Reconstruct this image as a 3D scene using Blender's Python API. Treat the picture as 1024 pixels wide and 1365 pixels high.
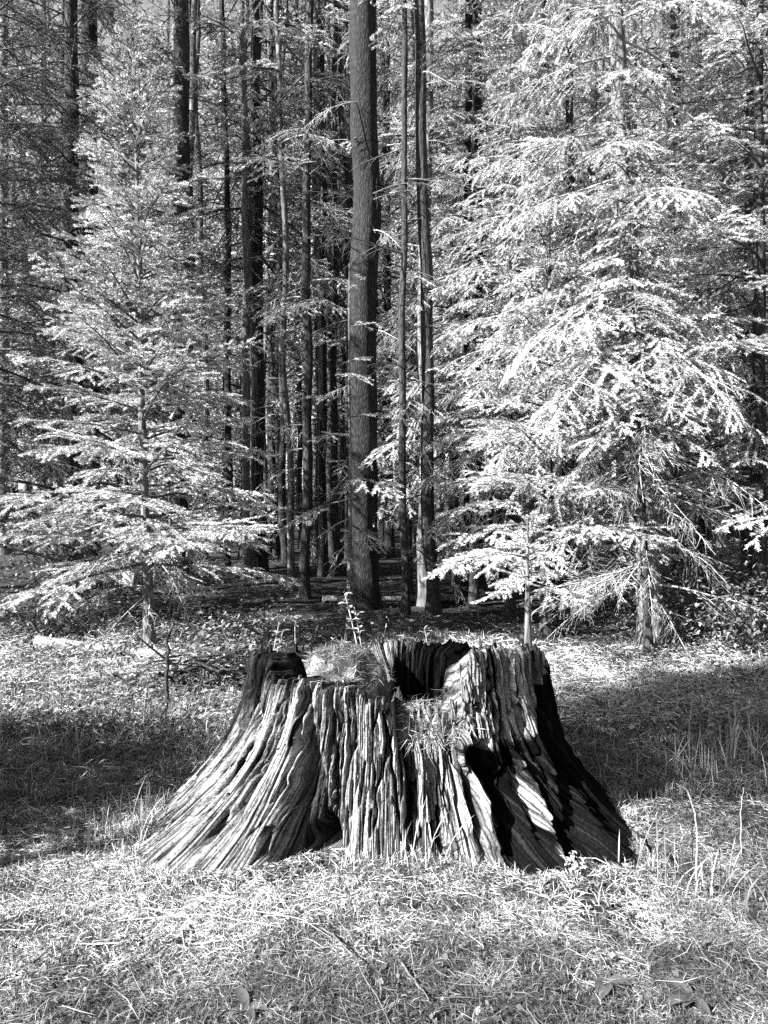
import bpy, math, random
import numpy as np
from mathutils import Matrix, Vector

# ------------------------------------------------------------------ camera, sky, sun, exposure
S = bpy.context.scene
for o in list(bpy.data.objects):
    bpy.data.objects.remove(o)
C = S.collection
R = math.radians
rng = np.random.default_rng(7)
random.seed(7)

F, CXP, HORIZON, CAMZ = 1005.0, 512.0, 660.0, 1.4
cam = bpy.data.cameras.new('camera')
cam.sensor_width = 36.0
cam.lens = 36.0 * F / 1365.0
cam.shift_y = (HORIZON - 682.5) / 1365.0
cam.clip_start, cam.clip_end = 0.05, 1000.0
camo = bpy.data.objects.new('camera', cam)
camo.location = (0, 0, CAMZ)
camo.rotation_euler = (R(90), 0, 0)
C.objects.link(camo)
S.camera = camo

SUN_EL = R(36)
SUN_TO = Vector((1.0, 0.50, 0)).normalized()          # the way the light travels over the ground
w = bpy.data.worlds.new('World')
S.world = w
w.use_nodes = True
nt = w.node_tree
nt.nodes.clear()
sky = nt.nodes.new('ShaderNodeTexSky')
sky.sky_type = 'NISHITA'
sky.sun_disc = False
sky.sun_elevation = SUN_EL
sky.sun_rotation = math.atan2(-SUN_TO.x, -SUN_TO.y)
bw = nt.nodes.new('ShaderNodeRGBToBW')                # a black and white photograph
bg = nt.nodes.new('ShaderNodeBackground')
bg.inputs['Strength'].default_value = 0.05
wo = nt.nodes.new('ShaderNodeOutputWorld')
nt.links.new(sky.outputs[0], bw.inputs[0])
nt.links.new(bw.outputs[0], bg.inputs[0])
nt.links.new(bg.outputs[0], wo.inputs[0])

sl = bpy.data.lights.new('sun', 'SUN')
sl.energy = 5.0
sl.angle = R(0.5)
so = bpy.data.objects.new('sun', sl)
d = Vector((SUN_TO.x * math.cos(SUN_EL), SUN_TO.y * math.cos(SUN_EL), -math.sin(SUN_EL)))
so.rotation_euler = d.to_track_quat('-Z', 'Y').to_euler()
so.location = (-10, -5, 15)
C.objects.link(so)

S.view_settings.view_transform = 'Standard'
S.view_settings.look = 'None'
S.view_settings.exposure = 2.72
S.view_settings.gamma = 1.0
S.render.engine = 'CYCLES'
S.cycles.max_bounces = 5
S.cycles.diffuse_bounces = 2
S.cycles.transmission_bounces = 3
S.cycles.use_denoising = False


def px(x, y, Y):
    """the place at distance Y that the photograph shows at pixel (x, y)"""
    return Vector(((x - CXP) / F * Y, Y, CAMZ - (y - HORIZON) / F * Y))


# ------------------------------------------------------------------ helpers
def hash2(ix, iy, seed):
    n = (ix.astype(np.int64) * 374761393 + iy.astype(np.int64) * 668265263 + seed * 974711) & 0x7fffffff
    n = ((n ^ (n >> 13)) * 1274126177) & 0x7fffffff
    n = (n ^ (n >> 16)) & 0xffff
    return n / 65535.0


def vnoise(x, y, seed=0):
    x = np.asarray(x, float); y = np.asarray(y, float)
    ix, iy = np.floor(x), np.floor(y)
    fx, fy = x - ix, y - iy
    fx = fx * fx * fx * (fx * (fx * 6 - 15) + 10); fy = fy * fy * (3 - 2 * fy)
    a = hash2(ix, iy, seed); b = hash2(ix + 1, iy, seed)
    c = hash2(ix, iy + 1, seed); e = hash2(ix + 1, iy + 1, seed)
    return (a + (b - a) * fx) * (1 - fy) + (c + (e - c) * fx) * fy


def fbm(x, y, seed=0, octv=4):
    t, a, s = 0.0, 0.5, 0.0
    for i in range(octv):
        t = t + a * vnoise(x * 2 ** i, y * 2 ** i, seed + i * 17); s += a; a *= 0.5
    return t / s


def make_mesh(name, V, faces, mats, midx=None, attrs=None, smooth=True):
    """V (n,3); faces: list of (k,3)/(k,4) index arrays; midx: material slot of each array"""
    me = bpy.data.meshes.new(name)
    V = np.asarray(V, np.float32)
    me.vertices.add(len(V))
    me.vertices.foreach_set('co', V.ravel())
    tot = np.concatenate([np.full(len(f), f.shape[1], np.int32) for f in faces])
    idx = np.concatenate([np.asarray(f, np.int32).ravel() for f in faces])
    me.loops.add(len(idx))
    me.loops.foreach_set('vertex_index', idx)
    me.polygons.add(len(tot))
    st = np.concatenate([[0], np.cumsum(tot)[:-1]]).astype(np.int32)
    me.polygons.foreach_set('loop_start', st)
    me.polygons.foreach_set('loop_total', tot)
    if midx is not None:
        mi = np.concatenate([np.full(len(f), m, np.int32) for f, m in zip(faces, midx)])
        me.polygons.foreach_set('material_index', mi)
    me.polygons.foreach_set('use_smooth', np.full(len(tot), smooth, bool))
    for m in mats:
        me.materials.append(m)
    for k, v in (attrs or {}).items():
        v = np.asarray(v, np.float32)
        if v.ndim == 1:
            me.attributes.new(k, 'FLOAT', 'POINT').data.foreach_set('value', v)
        else:
            me.attributes.new(k, 'FLOAT_VECTOR', 'POINT').data.foreach_set('vector', v.ravel())
    me.update(calc_edges=True)
    return me


def link(name, me, parent=None, loc=None):
    o = bpy.data.objects.new(name, me)
    C.objects.link(o)
    if parent is not None:
        o.parent = parent
    if loc is not None:
        o.location = loc
    return o


def tag(o, label, cat, group=None, kind=None):
    o['label'] = label
    o['category'] = cat
    if group: o['group'] = group
    if kind: o['kind'] = kind
    return o


def thing(name, loc, label, cat, group=None):
    o = bpy.data.objects.new(name, None)
    o.empty_display_size = 0.2
    o.location = loc
    C.objects.link(o)
    return tag(o, label, cat, group)


def tube(P, r, k=6, cap=True):
    P = np.asarray(P, float); r = np.asarray(r, float)
    n = len(P)
    T = np.gradient(P, axis=0)
    T /= np.linalg.norm(T, axis=1)[:, None] + 1e-9
    up = np.where(np.abs(T[:, 2:3]) > 0.9, np.array([[1., 0, 0]]), np.array([[0, 0, 1.]]))
    A = np.cross(T, up); A /= np.linalg.norm(A, axis=1)[:, None] + 1e-9
    B = np.cross(A, T)
    a = np.linspace(0, 2 * np.pi, k, endpoint=False)
    V = P[:, None, :] + r[:, None, None] * (np.cos(a)[None, :, None] * A[:, None, :] + np.sin(a)[None, :, None] * B[:, None, :])
    V = V.reshape(-1, 3)
    i = np.arange(n - 1)[:, None] * k; j = np.arange(k)[None, :]; j2 = (j + 1) % k
    Q = np.stack([i + j, i + j2, i + k + j2, i + k + j], -1).reshape(-1, 4)
    return V, Q


class Geo:
    def __init__(s): s.V, s.Fs, s.m, s.t, s.n = [], [], [], [], 0
    def add(s, V, Fa, mat=0, tone=0.5):
        V = np.asarray(V, float)
        s.V.append(V); s.Fs.append(np.asarray(Fa) + s.n); s.m.append(mat)
        s.t.append(np.broadcast_to(np.asarray(tone, float), (len(V),)).copy()); s.n += len(V)
    def tube(s, P, r, k=5, mat=0, tone=0.5):
        V, Q = tube(P, r, k); s.add(V, Q, mat, tone)
    def mesh(s, name, mats, smooth=True):
        return make_mesh(name, np.concatenate(s.V), s.Fs, mats, s.m, {'tone': np.concatenate(s.t)}, smooth)


# ------------------------------------------------------------------ materials
def newmat(name):
    m = bpy.data.materials.new(name); m.use_nodes = True
    t = m.node_tree; t.nodes.clear()
    return m, t, t.nodes.new, t.links.new


def ramp(t, stops, interp='LINEAR'):
    n = t.nodes.new('ShaderNodeValToRGB')
    cr = n.color_ramp; cr.interpolation = interp
    while len(cr.elements) < len(stops): cr.elements.new(0.5)
    for e, (p, v) in zip(cr.elements, stops):
        e.position = p; e.color = (v, v, v, 1)
    return n


def leaf_mat(name, lo, hi, trans=0.3, gloss=0.08):
    m, t, N, L = newmat(name)
    at = N('ShaderNodeAttribute'); at.attribute_name = 'tone'
    oi = N('ShaderNodeObjectInfo')
    mr = N('ShaderNodeMapRange'); mr.inputs[3].default_value = lo; mr.inputs[4].default_value = hi
    L(at.outputs['Fac'], mr.inputs[0])
    ma = N('ShaderNodeMapRange'); ma.inputs[3].default_value = 0.85; ma.inputs[4].default_value = 1.15
    L(oi.outputs['Random'], ma.inputs[0])
    mu = N('ShaderNodeMath'); mu.operation = 'MULTIPLY'
    L(mr.outputs[0], mu.inputs[0]); L(ma.outputs[0], mu.inputs[1])
    df = N('ShaderNodeBsdfDiffuse'); tr = N('ShaderNodeBsdfTranslucent'); gl = N('ShaderNodeBsdfGlossy')
    gl.inputs['Roughness'].default_value = 0.5
    gl.inputs['Color'].default_value = (0.8, 0.8, 0.8, 1)
    L(mu.outputs[0], df.inputs[0]); L(mu.outputs[0], tr.inputs[0])
    m1 = N('ShaderNodeMixShader'); m1.inputs[0].default_value = trans
    m2 = N('ShaderNodeMixShader'); m2.inputs[0].default_value = gloss
    L(df.outputs[0], m1.inputs[1]); L(tr.outputs[0], m1.inputs[2])
    L(m1.outputs[0], m2.inputs[1]); L(gl.outputs[0], m2.inputs[2])
    out = N('ShaderNodeOutputMaterial'); L(m2.outputs[0], out.inputs[0])
    return m


def bark_mat(name, lo, hi, sx=14., sz=2.2, bump=0.02, patch=0.6):
    m, t, N, L = newmat(name)
    tc = N('ShaderNodeTexCoord'); mp = N('ShaderNodeMapping'); mp.inputs['Scale'].default_value = (sx, sx, sz)
    L(tc.outputs['Object'], mp.inputs[0])
    n1 = N('ShaderNodeTexNoise'); n1.inputs['Scale'].default_value = 1.6; n1.inputs['Detail'].default_value = 6; n1.inputs['Roughness'].default_value = 0.65
    L(mp.outputs[0], n1.inputs['Vector'])
    vo = N('ShaderNodeTexVoronoi'); vo.feature = 'DISTANCE_TO_EDGE'; vo.inputs['Scale'].default_value = 1.2
    L(mp.outputs[0], vo.inputs['Vector'])
    n2 = N('ShaderNodeTexNoise'); n2.inputs['Scale'].default_value = 1.1; n2.inputs['Detail'].default_value = 3
    L(tc.outputs['Object'], n2.inputs['Vector'])
    mul = N('ShaderNodeMath'); mul.operation = 'MULTIPLY_ADD'
    L(vo.outputs['Distance'], mul.inputs[0]); mul.inputs[1].default_value = 0.9
    L(n1.outputs[0], mul.inputs[2])
    r1 = ramp(t, [(0.35, lo), (0.62, (lo + hi) / 2), (0.9, hi)])
    L(mul.outputs[0], r1.inputs[0])
    mx = N('ShaderNodeMix'); mx.data_type = 'RGBA'; mx.blend_type = 'MULTIPLY'; mx.inputs[0].default_value = patch
    r2 = ramp(t, [(0.35, 0.45), (0.65, 1.0)])
    L(n2.outputs[0], r2.inputs[0])
    L(r1.outputs[0], mx.inputs[6]); L(r2.outputs[0], mx.inputs[7])
    bp = N('ShaderNodeBump'); bp.inputs['Distance'].default_value = bump; bp.inputs['Strength'].default_value = 0.9
    L(mul.outputs[0], bp.inputs['Height'])
    p = N('ShaderNodeBsdfPrincipled'); p.inputs['Roughness'].default_value = 0.9; p.inputs['Specular IOR Level'].default_value = 0.15
    L(mx.outputs[2], p.inputs['Base Color']); L(bp.outputs[0], p.inputs['Normal'])
    out = N('ShaderNodeOutputMaterial'); L(p.outputs[0], out.inputs[0])
    return m


def wood_mat():
    """weathered stump wood: grain runs up the trunk; 'char' marks burnt wood and painted shade"""
    m, t, N, L = newmat('weathered_wood')
    at = N('ShaderNodeAttribute'); at.attribute_name = 'grain'
    ch = N('ShaderNodeAttribute'); ch.attribute_name = 'char_shade'
    cv = N('ShaderNodeAttribute'); cv.attribute_name = 'crack'
    def noise(scale, sc, detail=5, rough=0.6):
        mp = N('ShaderNodeMapping'); mp.inputs['Scale'].default_value = sc
        L(at.outputs['Vector'], mp.inputs[0])
        n = N('ShaderNodeTexNoise'); n.inputs['Scale'].default_value = scale
        n.inputs['Detail'].default_value = detail; n.inputs['Roughness'].default_value = rough
        L(mp.outputs[0], n.inputs['Vector']); return n
    fine = noise(1.0, (105, 1.8, 1)); mid = noise(1.0, (44, 1.1, 1)); blotch = noise(1.0, (6, 4, 1), 4)
    pits = noise(1.0, (55, 30, 1), 3)
    a1 = N('ShaderNodeMath'); a1.operation = 'MULTIPLY_ADD'; a1.inputs[1].default_value = 0.55
    L(fine.outputs[0], a1.inputs[0])
    h2 = N('ShaderNodeMath'); h2.operation = 'MULTIPLY'; h2.inputs[1].default_value = 0.45
    L(mid.outputs[0], h2.inputs[0]); L(h2.outputs[0], a1.inputs[2])
    c1 = ramp(t, [(0.39, 0.006), (0.435, 0.045), (0.48, 0.19), (0.54, 0.38), (0.62, 0.60)])
    L(a1.outputs[0], c1.inputs[0])
    b1 = ramp(t, [(0.3, 0.35), (0.52, 0.9), (0.7, 1.0)])
    L(blotch.outputs[0], b1.inputs[0])
    mx = N('ShaderNodeMix'); mx.data_type = 'RGBA'; mx.blend_type = 'MULTIPLY'; mx.inputs[0].default_value = 0.75
    L(c1.outputs[0], mx.inputs[6]); L(b1.outputs[0], mx.inputs[7])
    p1 = ramp(t, [(0.28, 0.25), (0.38, 1.0)])
    L(pits.outputs[0], p1.inputs[0])
    mp_ = N('ShaderNodeMix'); mp_.data_type = 'RGBA'; mp_.blend_type = 'MULTIPLY'; mp_.inputs[0].default_value = 0.8
    L(mx.outputs[2], mp_.inputs[6]); L(p1.outputs[0], mp_.inputs[7])
    oc = N('ShaderNodeTexCoord'); rn = N('ShaderNodeTexNoise'); rn.inputs['Scale'].default_value = 75; rn.inputs['Detail'].default_value = 5; rn.inputs['Roughness'].default_value = .75
    mo = N('ShaderNodeMapping'); mo.inputs['Scale'].default_value = (1.3, 1.3, .45); L(oc.outputs['Object'], mo.inputs[0]); L(mo.outputs[0], rn.inputs['Vector'])
    # thin dark checks and short cross breaks in the grain
    chk = noise(1.0, (40, 0.9, 1), 4, .55); crs = noise(1.0, (16, 26, 1), 4, .6)
    rr_ = ramp(t, [(.38, .25), (.56, 1.0)]); L(rn.outputs[0], rr_.inputs[0])
    last = N('ShaderNodeMix'); last.data_type = 'RGBA'; last.blend_type = 'MULTIPLY'; last.inputs[0].default_value = .6
    L(mp_.outputs[2], last.inputs[6]); L(rr_.outputs[0], last.inputs[7])
    for nd, wdt, amt in ((chk, .022, .9), (crs, .012, .6)):
        sb = N('ShaderNodeMath'); sb.operation = 'SUBTRACT'; sb.inputs[1].default_value = .5; L(nd.outputs[0], sb.inputs[0])
        ab = N('ShaderNodeMath'); ab.operation = 'ABSOLUTE'; L(sb.outputs[0], ab.inputs[0])
        rk = ramp(t, [(wdt * .4, .06), (wdt * 1.5, 1.0)]); L(ab.outputs[0], rk.inputs[0])
        mk = N('ShaderNodeMix'); mk.data_type = 'RGBA'; mk.blend_type = 'MULTIPLY'; mk.inputs[0].default_value = amt
        L(last.outputs[2], mk.inputs[6]); L(rk.outputs[0], mk.inputs[7]); last = mk
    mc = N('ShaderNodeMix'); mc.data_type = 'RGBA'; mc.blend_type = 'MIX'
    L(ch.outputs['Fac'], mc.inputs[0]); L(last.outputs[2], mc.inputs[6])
    c2 = ramp(t, [(0.43, 0.0006), (0.54, 0.006), (0.64, 0.02)])  # near-black tone, serves burnt wood and painted shade alike
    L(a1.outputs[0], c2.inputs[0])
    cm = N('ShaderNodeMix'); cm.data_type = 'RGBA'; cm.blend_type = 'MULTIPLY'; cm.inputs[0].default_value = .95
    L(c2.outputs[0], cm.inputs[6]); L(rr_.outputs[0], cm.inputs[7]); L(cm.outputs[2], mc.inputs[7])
    bp = N('ShaderNodeBump'); bp.inputs['Distance'].default_value = 0.022; bp.inputs['Strength'].default_value = 1.0
    ad = N('ShaderNodeMath'); ad.operation = 'MULTIPLY_ADD'; ad.inputs[1].default_value = 0.6
    L(pits.outputs[0], ad.inputs[0]); L(a1.outputs[0], ad.inputs[2])
    ad2 = N('ShaderNodeMath'); ad2.operation = 'MULTIPLY_ADD'; ad2.inputs[1].default_value = .45
    L(rn.outputs[0], ad2.inputs[0]); L(ad.outputs[0], ad2.inputs[2])
    L(ad2.outputs[0], bp.inputs['Height'])
    p = N('ShaderNodeBsdfPrincipled'); p.inputs['Roughness'].default_value = 0.95; p.inputs['Specular IOR Level'].default_value = 0.04
    L(mc.outputs[2], p.inputs['Base Color']); L(bp.outputs[0], p.inputs['Normal'])
    out = N('ShaderNodeOutputMaterial'); L(p.outputs[0], out.inputs[0])
    return m


def soil_mat():
    m, t, N, L = newmat('forest_floor')
    tc = N('ShaderNodeTexCoord')
    n1 = N('ShaderNodeTexNoise'); n1.inputs['Scale'].default_value = 26; n1.inputs['Detail'].default_value = 8; n1.inputs['Roughness'].default_value = 0.75
    n2 = N('ShaderNodeTexNoise'); n2.inputs['Scale'].default_value = 1.1; n2.inputs['Detail'].default_value = 4
    L(tc.outputs['Object'], n1.inputs['Vector']); L(tc.outputs['Object'], n2.inputs['Vector'])
    r1 = ramp(t, [(0.35, 0.01), (0.52, 0.035), (0.7, 0.11)])
    L(n1.outputs[0], r1.inputs[0])
    r2 = ramp(t, [(0.35, 0.5), (0.65, 1.0)]); L(n2.outputs[0], r2.inputs[0])
    mx = N('ShaderNodeMix'); mx.data_type = 'RGBA'; mx.blend_type = 'MULTIPLY'; mx.inputs[0].default_value = 0.8
    L(r1.outputs[0], mx.inputs[6]); L(r2.outputs[0], mx.inputs[7])
    bp = N('ShaderNodeBump'); bp.inputs['Distance'].default_value = 0.03
    L(n1.outputs[0], bp.inputs['Height'])
    p = N('ShaderNodeBsdfPrincipled'); p.inputs['Roughness'].default_value = 0.95; p.inputs['Specular IOR Level'].default_value = 0.1
    L(mx.outputs[2], p.inputs['Base Color']); L(bp.outputs[0], p.inputs['Normal'])
    out = N('ShaderNodeOutputMaterial'); L(p.outputs[0], out.inputs[0])
    return m


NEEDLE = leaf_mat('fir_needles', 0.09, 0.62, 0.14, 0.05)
NEEDLE_SHADED = leaf_mat('shaded_fir_needles', 0.015, 0.16, 0.15, 0.03)  # darker copy of the needles, shade put into the colour
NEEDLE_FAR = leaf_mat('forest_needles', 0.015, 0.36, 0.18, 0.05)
GRASS = leaf_mat('meadow_grass', 0.02, 0.24, 0.2, 0.03)
STRAW = leaf_mat('dry_straw', 0.02, 0.44, 0.1, 0.03)
LEAF = leaf_mat('broad_leaves', 0.03, 0.22, 0.2, 0.05)
LEAF_PALE = leaf_mat('pale_leaves', 0.22, 0.40, 0.35, 0.06)
LEAF_DARK = leaf_mat('dull_leaves', 0.03, 0.08, 0.3, 0.03)
TWIG = bark_mat('twig_bark', 0.03, 0.12, 30, 30, 0.004, 0.3)
LICHEN = bark_mat('lichen_twig', 0.12, 0.42, 30, 30, 0.003, 0.2)
BARK_DARK = bark_mat('dark_bark', 0.01, 0.06, 24, 6)
BARK_MID = bark_mat('furrowed_bark', 0.003, 0.034, 30, 9.0, 0.02, .3)
BARK_GREY = bark_mat('grey_bark', 0.03, 0.20, 24, 7, 0.015, .4)
BARK_PALE = bark_mat('pale_bark', 0.03, 0.18, 14, 3.0, 0.015)
LOGW = bark_mat('bleached_log', 0.04, 0.26, 18, 18, 0.02, 0.5)
WOOD = wood_mat()
SOIL = soil_mat()
PLATE = bark_mat('weathered_plate', 0.45, 0.7, 10, 30, 0.002, 0.2)


# ------------------------------------------------------------------ the ground
SC = np.array([0.06, 3.65])            # middle of the stump


def gh(x, y):
    x = np.asarray(x, float); y = np.asarray(y, float)
    h = (fbm(x * 0.55 + 11, y * 0.55, 3, 3) - 0.5) * 0.16 + (fbm(x * 2.3, y * 2.3 + 5, 9, 3) - 0.5) * 0.06
    rr = np.hypot(x - SC[0], y - SC[1])
    ta = np.degrees(np.arctan2(y - SC[1], x - SC[0])) % 360; ta = np.where(ta < 90, ta + 360, ta)
    dd = rr - r_outer(ta, np.zeros_like(rr))
    h = h * np.clip((y - 1.0) / 2.0, 0.35, 1) * (1 - .8 * np.exp(-(np.maximum(dd, 0) / .5) ** 2)) + .035 * fbm(x * 5, y * 5, 55, 2) * np.exp(-(dd / 0.11) ** 2) - .015 * np.exp(-(np.maximum(dd, 0) / .5) ** 2)
    far = np.clip((y - 11) / 25, 0, 1)
    h = h + far * far * 1.6 + far * (fbm(x * 0.12, y * 0.12, 21, 3) - 0.5) * 1.2
    return h


def build_ground():
    xs = np.concatenate([np.linspace(-400, -14, 24), np.linspace(-13, -4, 40), np.linspace(-3.8, 3.8, 190), np.linspace(4, 13, 40), np.linspace(14, 400, 24)])
    ys = np.concatenate([np.linspace(-300, -4, 16), np.linspace(-3, 1.2, 20), np.linspace(1.25, 7, 150), np.linspace(7.2, 45, 140), np.linspace(47, 400, 24)])
    X, Y = np.meshgrid(xs, ys)
    Z = gh(X, Y)
    V = np.stack([X, Y, Z], -1).reshape(-1, 3)
    nx, ny = len(xs), len(ys)
    i = np.arange(ny - 1)[:, None] * nx + np.arange(nx - 1)[None, :]
    Q = np.stack([i, i + 1, i + nx + 1, i + nx], -1).reshape(-1, 4)
    o = link('ground', make_mesh('ground', V, [Q], [SOIL]))
    o['kind'] = 'structure'; o['label'] = 'needle covered forest floor under grass and litter'




# ------------------------------------------------------------------ the stump
RT_A, RT_BF, RT_BB = 0.71, 0.62, 0.70


def tab(th, pts):
    a = np.array([p[0] for p in pts], float); b = np.array([p[1] for p in pts], float)
    return np.interp(th, a, b)


RBASE = [(90, .98), (120, .98), (150, .98), (170, 1.0), (182, 1.04), (195, 1.10), (208, 1.18), (216, 1.28), (225, 1.29), (233, 1.12), (240, .98), (246, .82),
         (252, .78), (258, .80), (266, .755), (274, .73), (280, .77), (286, .84), (292, .92), (297, 1.08), (302, 1.09), (308, 1.12), (313, 1.18), (318, 1.25), (326, 1.17),
         (338, 1.04), (360, .98), (400, .96), (450, .98)]


def r_top(th):
    c, s = np.cos(np.radians(th)), np.sin(np.radians(th))
    b = np.where(s < 0, RT_BF, RT_BB)
    return 1.0 / np.sqrt((c / RT_A) ** 2 + (s / b) ** 2)


def r_outer(th, z):
    f = np.clip(1 - z / 0.82, 0, 1.2)
    rt = r_top(th)
    k = 0.09 * f + 0.91 * f ** 3.2
    return rt + (tab(th, RBASE) - rt) * k


build_ground()


def surf(qx, qy):
    """angle and height on the stump's outer face seen at a pixel (front side)"""
    th = np.arange(160.0, 380.0, 0.25)
    best = None
    for z in np.arange(0.0, 0.80, 0.01):
        r = r_outer(th, np.full_like(th, z))
        X = SC[0] + r * np.cos(np.radians(th)); Y = SC[1] + r * np.sin(np.radians(th))
        U = CXP + F * X / Y; W = HORIZON + (CAMZ - z) * F / Y
        e = (U - qx) ** 2 + (W - qy) ** 2 + (Y - 2.6) * 6
        k = int(np.argmin(e))
        if best is None or e[k] < best[0]:
            best = (e[k], th[k], z)
    return best[1], best[2]


def build_stump():
    root = thing('tree_stump', (SC[0], SC[1], 0), 'wide weathered hollow stump with flared roots and charred, shade-darkened right side in the clearing', 'stump')
    th = np.concatenate([np.linspace(90, 165, 110, endpoint=False), np.linspace(165, 375, 1300, endpoint=False), np.linspace(375, 450, 111)])
    thr = np.radians(th)
    # height of the broken rim round the stump, read off the photograph for the front half
    front = [(324, 896), (328, 876), (334, 873), (353, 872), (359, 880), (363, 904), (372, 909), (400, 908), (440, 913), (475, 923), (500, 936), (520, 946),
             (529, 962), (540, 990), (560, 984), (578, 976), (600, 978), (610, 962), (617, 930), (623, 905), (629, 873), (640, 867), (680, 864), (722, 866), (735, 880), (744, 893)]
    pts = []
    for (qx, qy) in front:
        tt = np.arange(183., 352., 0.25)
        r = r_top(tt); X = SC[0] + r * np.cos(np.radians(tt)); Y = SC[1] + r * np.sin(np.radians(tt))
        k = int(np.argmin(np.abs(CXP + F * X / Y - qx)))
        pts.append((tt[k], CAMZ - (qy - HORIZON) / F * Y[k]))
    pts.sort()
    back = [(90, .57), (97, .57), (102, .53), (110, .555), (128, .55), (136, .535), (138, .575), (147, .575), (149, .42), (165, .38), (176, .42), (182, .50)]
    end = [(354, .60), (368, .57), (390, .57), (415, .57), (450, .57)]
    zr = tab(th, back + pts + end)
    zr = zr + (fbm(th * 0.9, th * 0, 5, 3) - .5) * 0.055 + (vnoise(th * 2.6, th * 0, 8) - .5) * 0.018
    low = np.exp(-((th - 281) / 9.) ** 4)
    uq = np.radians(th) * .8
    zr = zr - low * .05 * vnoise(uq * 30, uq * 0, 18) - .022 * vnoise(uq * 60, uq * 0, 19) ** 2
    # cracks and folds: each a path of pixels, half width (m), depth (m, negative = ridge)
    paths = [
        ([(402, 925), (404, 1000), (398, 1070), (392, 1150)], (.030, .085), (.07, .20)),
        ([(432, 1100), (415, 1150)], (.05, .09), (.03, .16)),
        ([(528, 955), (548, 1020), (550, 1110)], (.030, .020), (.26, .14)),
        ([(505, 930), (521, 1000), (533, 1110)], (.007, .007), (.05, .03)),
        ([(598, 985), (622, 1035), (646, 1110)], (.016, .022), (.10, .07)),
        ([(612, 985), (648, 1050), (672, 1135)], (.030, .036), (-.07, -.10)),
        ([(636, 1005), (672, 1065), (700, 1160)], (.055, .08), (.15, .15)),
        ([(690, 1010), (722, 1080), (745, 1145)], (.012, .014), (-.05, -.05)),
        ([(676, 985), (706, 1070), (722, 1110)], (.018, .02), (.06, .05)),
        ([(722, 890), (736, 980), (775, 1140)], (.04, .06), (.07, .06)),
        ([(692, 930), (690, 985)], (.006, .006), (.05, .03)),
        ([(655, 900), (652, 960)], (.005, .005), (.03, .02)),
        ([(441, 1075), (430, 1135)], (.008, .010), (.07, .07)),
        ([(352, 1110), (336, 1150)], (.008, .012), (.05, .06)),
        ([(345, 912), (330, 1000), (270, 1070)], (.012, .02), (.05, .06)),
        ([(470, 930), (476, 1040)], (.006, .005), (.03, .02)),
        ([(365, 915), (350, 1010), (310, 1100)], (.006, .008), (.03, .02)),
        ([(440, 925), (446, 1090)], (.012, .012), (.025, .02)),
        ([(575, 1100), (590, 1140)], (.02, .03), (.08, .10)),
        ([(585, 1000), (592, 1060)], (.006, .006), (.03, .02)),
    ]
    solved = []
    for P, wd, dp in paths:
        q = [surf(*p) for p in P]
        q.sort(key=lambda a: a[1])
        solved.append((np.array([a[1] for a in q]), np.array([a[0] for a in q]), wd, dp))

    NR = 230
    t = np.linspace(0, 1, NR)
    Z = -0.12 + (zr[None, :] + 0.12) * t[:, None]
    TH = np.broadcast_to(th[None, :], Z.shape)
    Rr = r_outer(TH, np.maximum(Z, 0))
    U = np.radians(TH) * 0.85                                   # metres round the trunk
    tw = (fbm(U * 1.1, Z * 1.6, 31, 3) - .5) * 0.10             # the grain wanders a little
    Ug = U + tw
    Ug = Ug + (fbm(U * 9, Z * 7, 33, 3) - .5) * 0.006
    D = (fbm(Ug * 5, Z * .9, 41, 4) - .5) * 0.040
    def ridged(sc, zs_, seed, o=2, sharp=8.0):
        return 1 - np.clip(np.abs(fbm(Ug * sc, Z * zs_, seed, o) - .5) * sharp, 0, 1)
    m1 = np.clip(fbm(U * 5, Z * 3, 45, 3) * 3 - 1.0, 0, 1); m2 = np.clip(fbm(U * 7, Z * 5, 46, 3) * 3 - 1.1, 0, 1)
    # slabs of wood parted by checks, each standing a little proud of or behind its neighbours
    sr = np.random.default_rng(9)
    for lo_, hi_, off, cd in ((4.0, 11.0, .034, .022), (1.3, 4.0, .013, .012)):
        edges = np.cumsum(sr.uniform(lo_, hi_, 140)) + 60
        tww = TH + (fbm(Z * 3.0, TH * .06, 48, 3) - .5) * lo_ * 1.3 + (vnoise(Z * 24, TH * .3, 49) - .5) * .7
        ix = np.searchsorted(edges, tww)
        cutz = (sr.random(160) * .6 + .05)[ix]                       # a slab changes level where it has split off
        lv = np.where(Z > cutz + (vnoise(TH * 1.4, Z * 0, 50) - .5) * .09, sr.random(160)[ix], sr.random(160)[ix])
        D += (lv - .5) * off
        dist = np.minimum(np.abs(tww - edges[np.clip(ix, 0, 139)]), np.abs(tww - edges[np.clip(ix - 1, 0, 139)]))
        g = np.exp(-(np.radians(dist) * .8 / .0035) ** 2) * np.clip(fbm(Z * 4, ix * 3.7, 52, 2) * 3 - .9, 0, 1)
        D -= g * cd * 1.6
    D -= ridged(16, .8, 51) ** 1.2 * 0.016 * (.3 + m1)
    D -= ridged(40, .9, 61) * 0.010 * (.5 + m2)
    D -= ridged(75, 1.2, 66, 2, 6.0) * 0.006
    D += (fbm(Ug * 140, Z * 12, 71, 3) - .5) * 0.012
    D += (fbm(U * 40, Z * 22, 75, 4) - .5) * 0.010
    brk = np.clip(fbm(U * 12, Z * 9, 77, 3) * 6 - 3.5, 0, 1)             # flaked-off chips
    D -= brk * 0.009
    D *= 1 - .45 * np.exp(-((TH - 262) / 12) ** 4) - .3 * np.exp(-((TH - 230) / 14) ** 4)
    block = np.exp(-((TH - 297) / 14) ** 2) * np.clip((Z - .45) / .1, 0, 1)     # cubed, blocky rot on the tall right wall
    D += block * (np.floor(vnoise(Ug * 26, Z * 17, 81) * 4) / 4 - .4) * 0.03
    crack = np.zeros_like(D)
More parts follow.
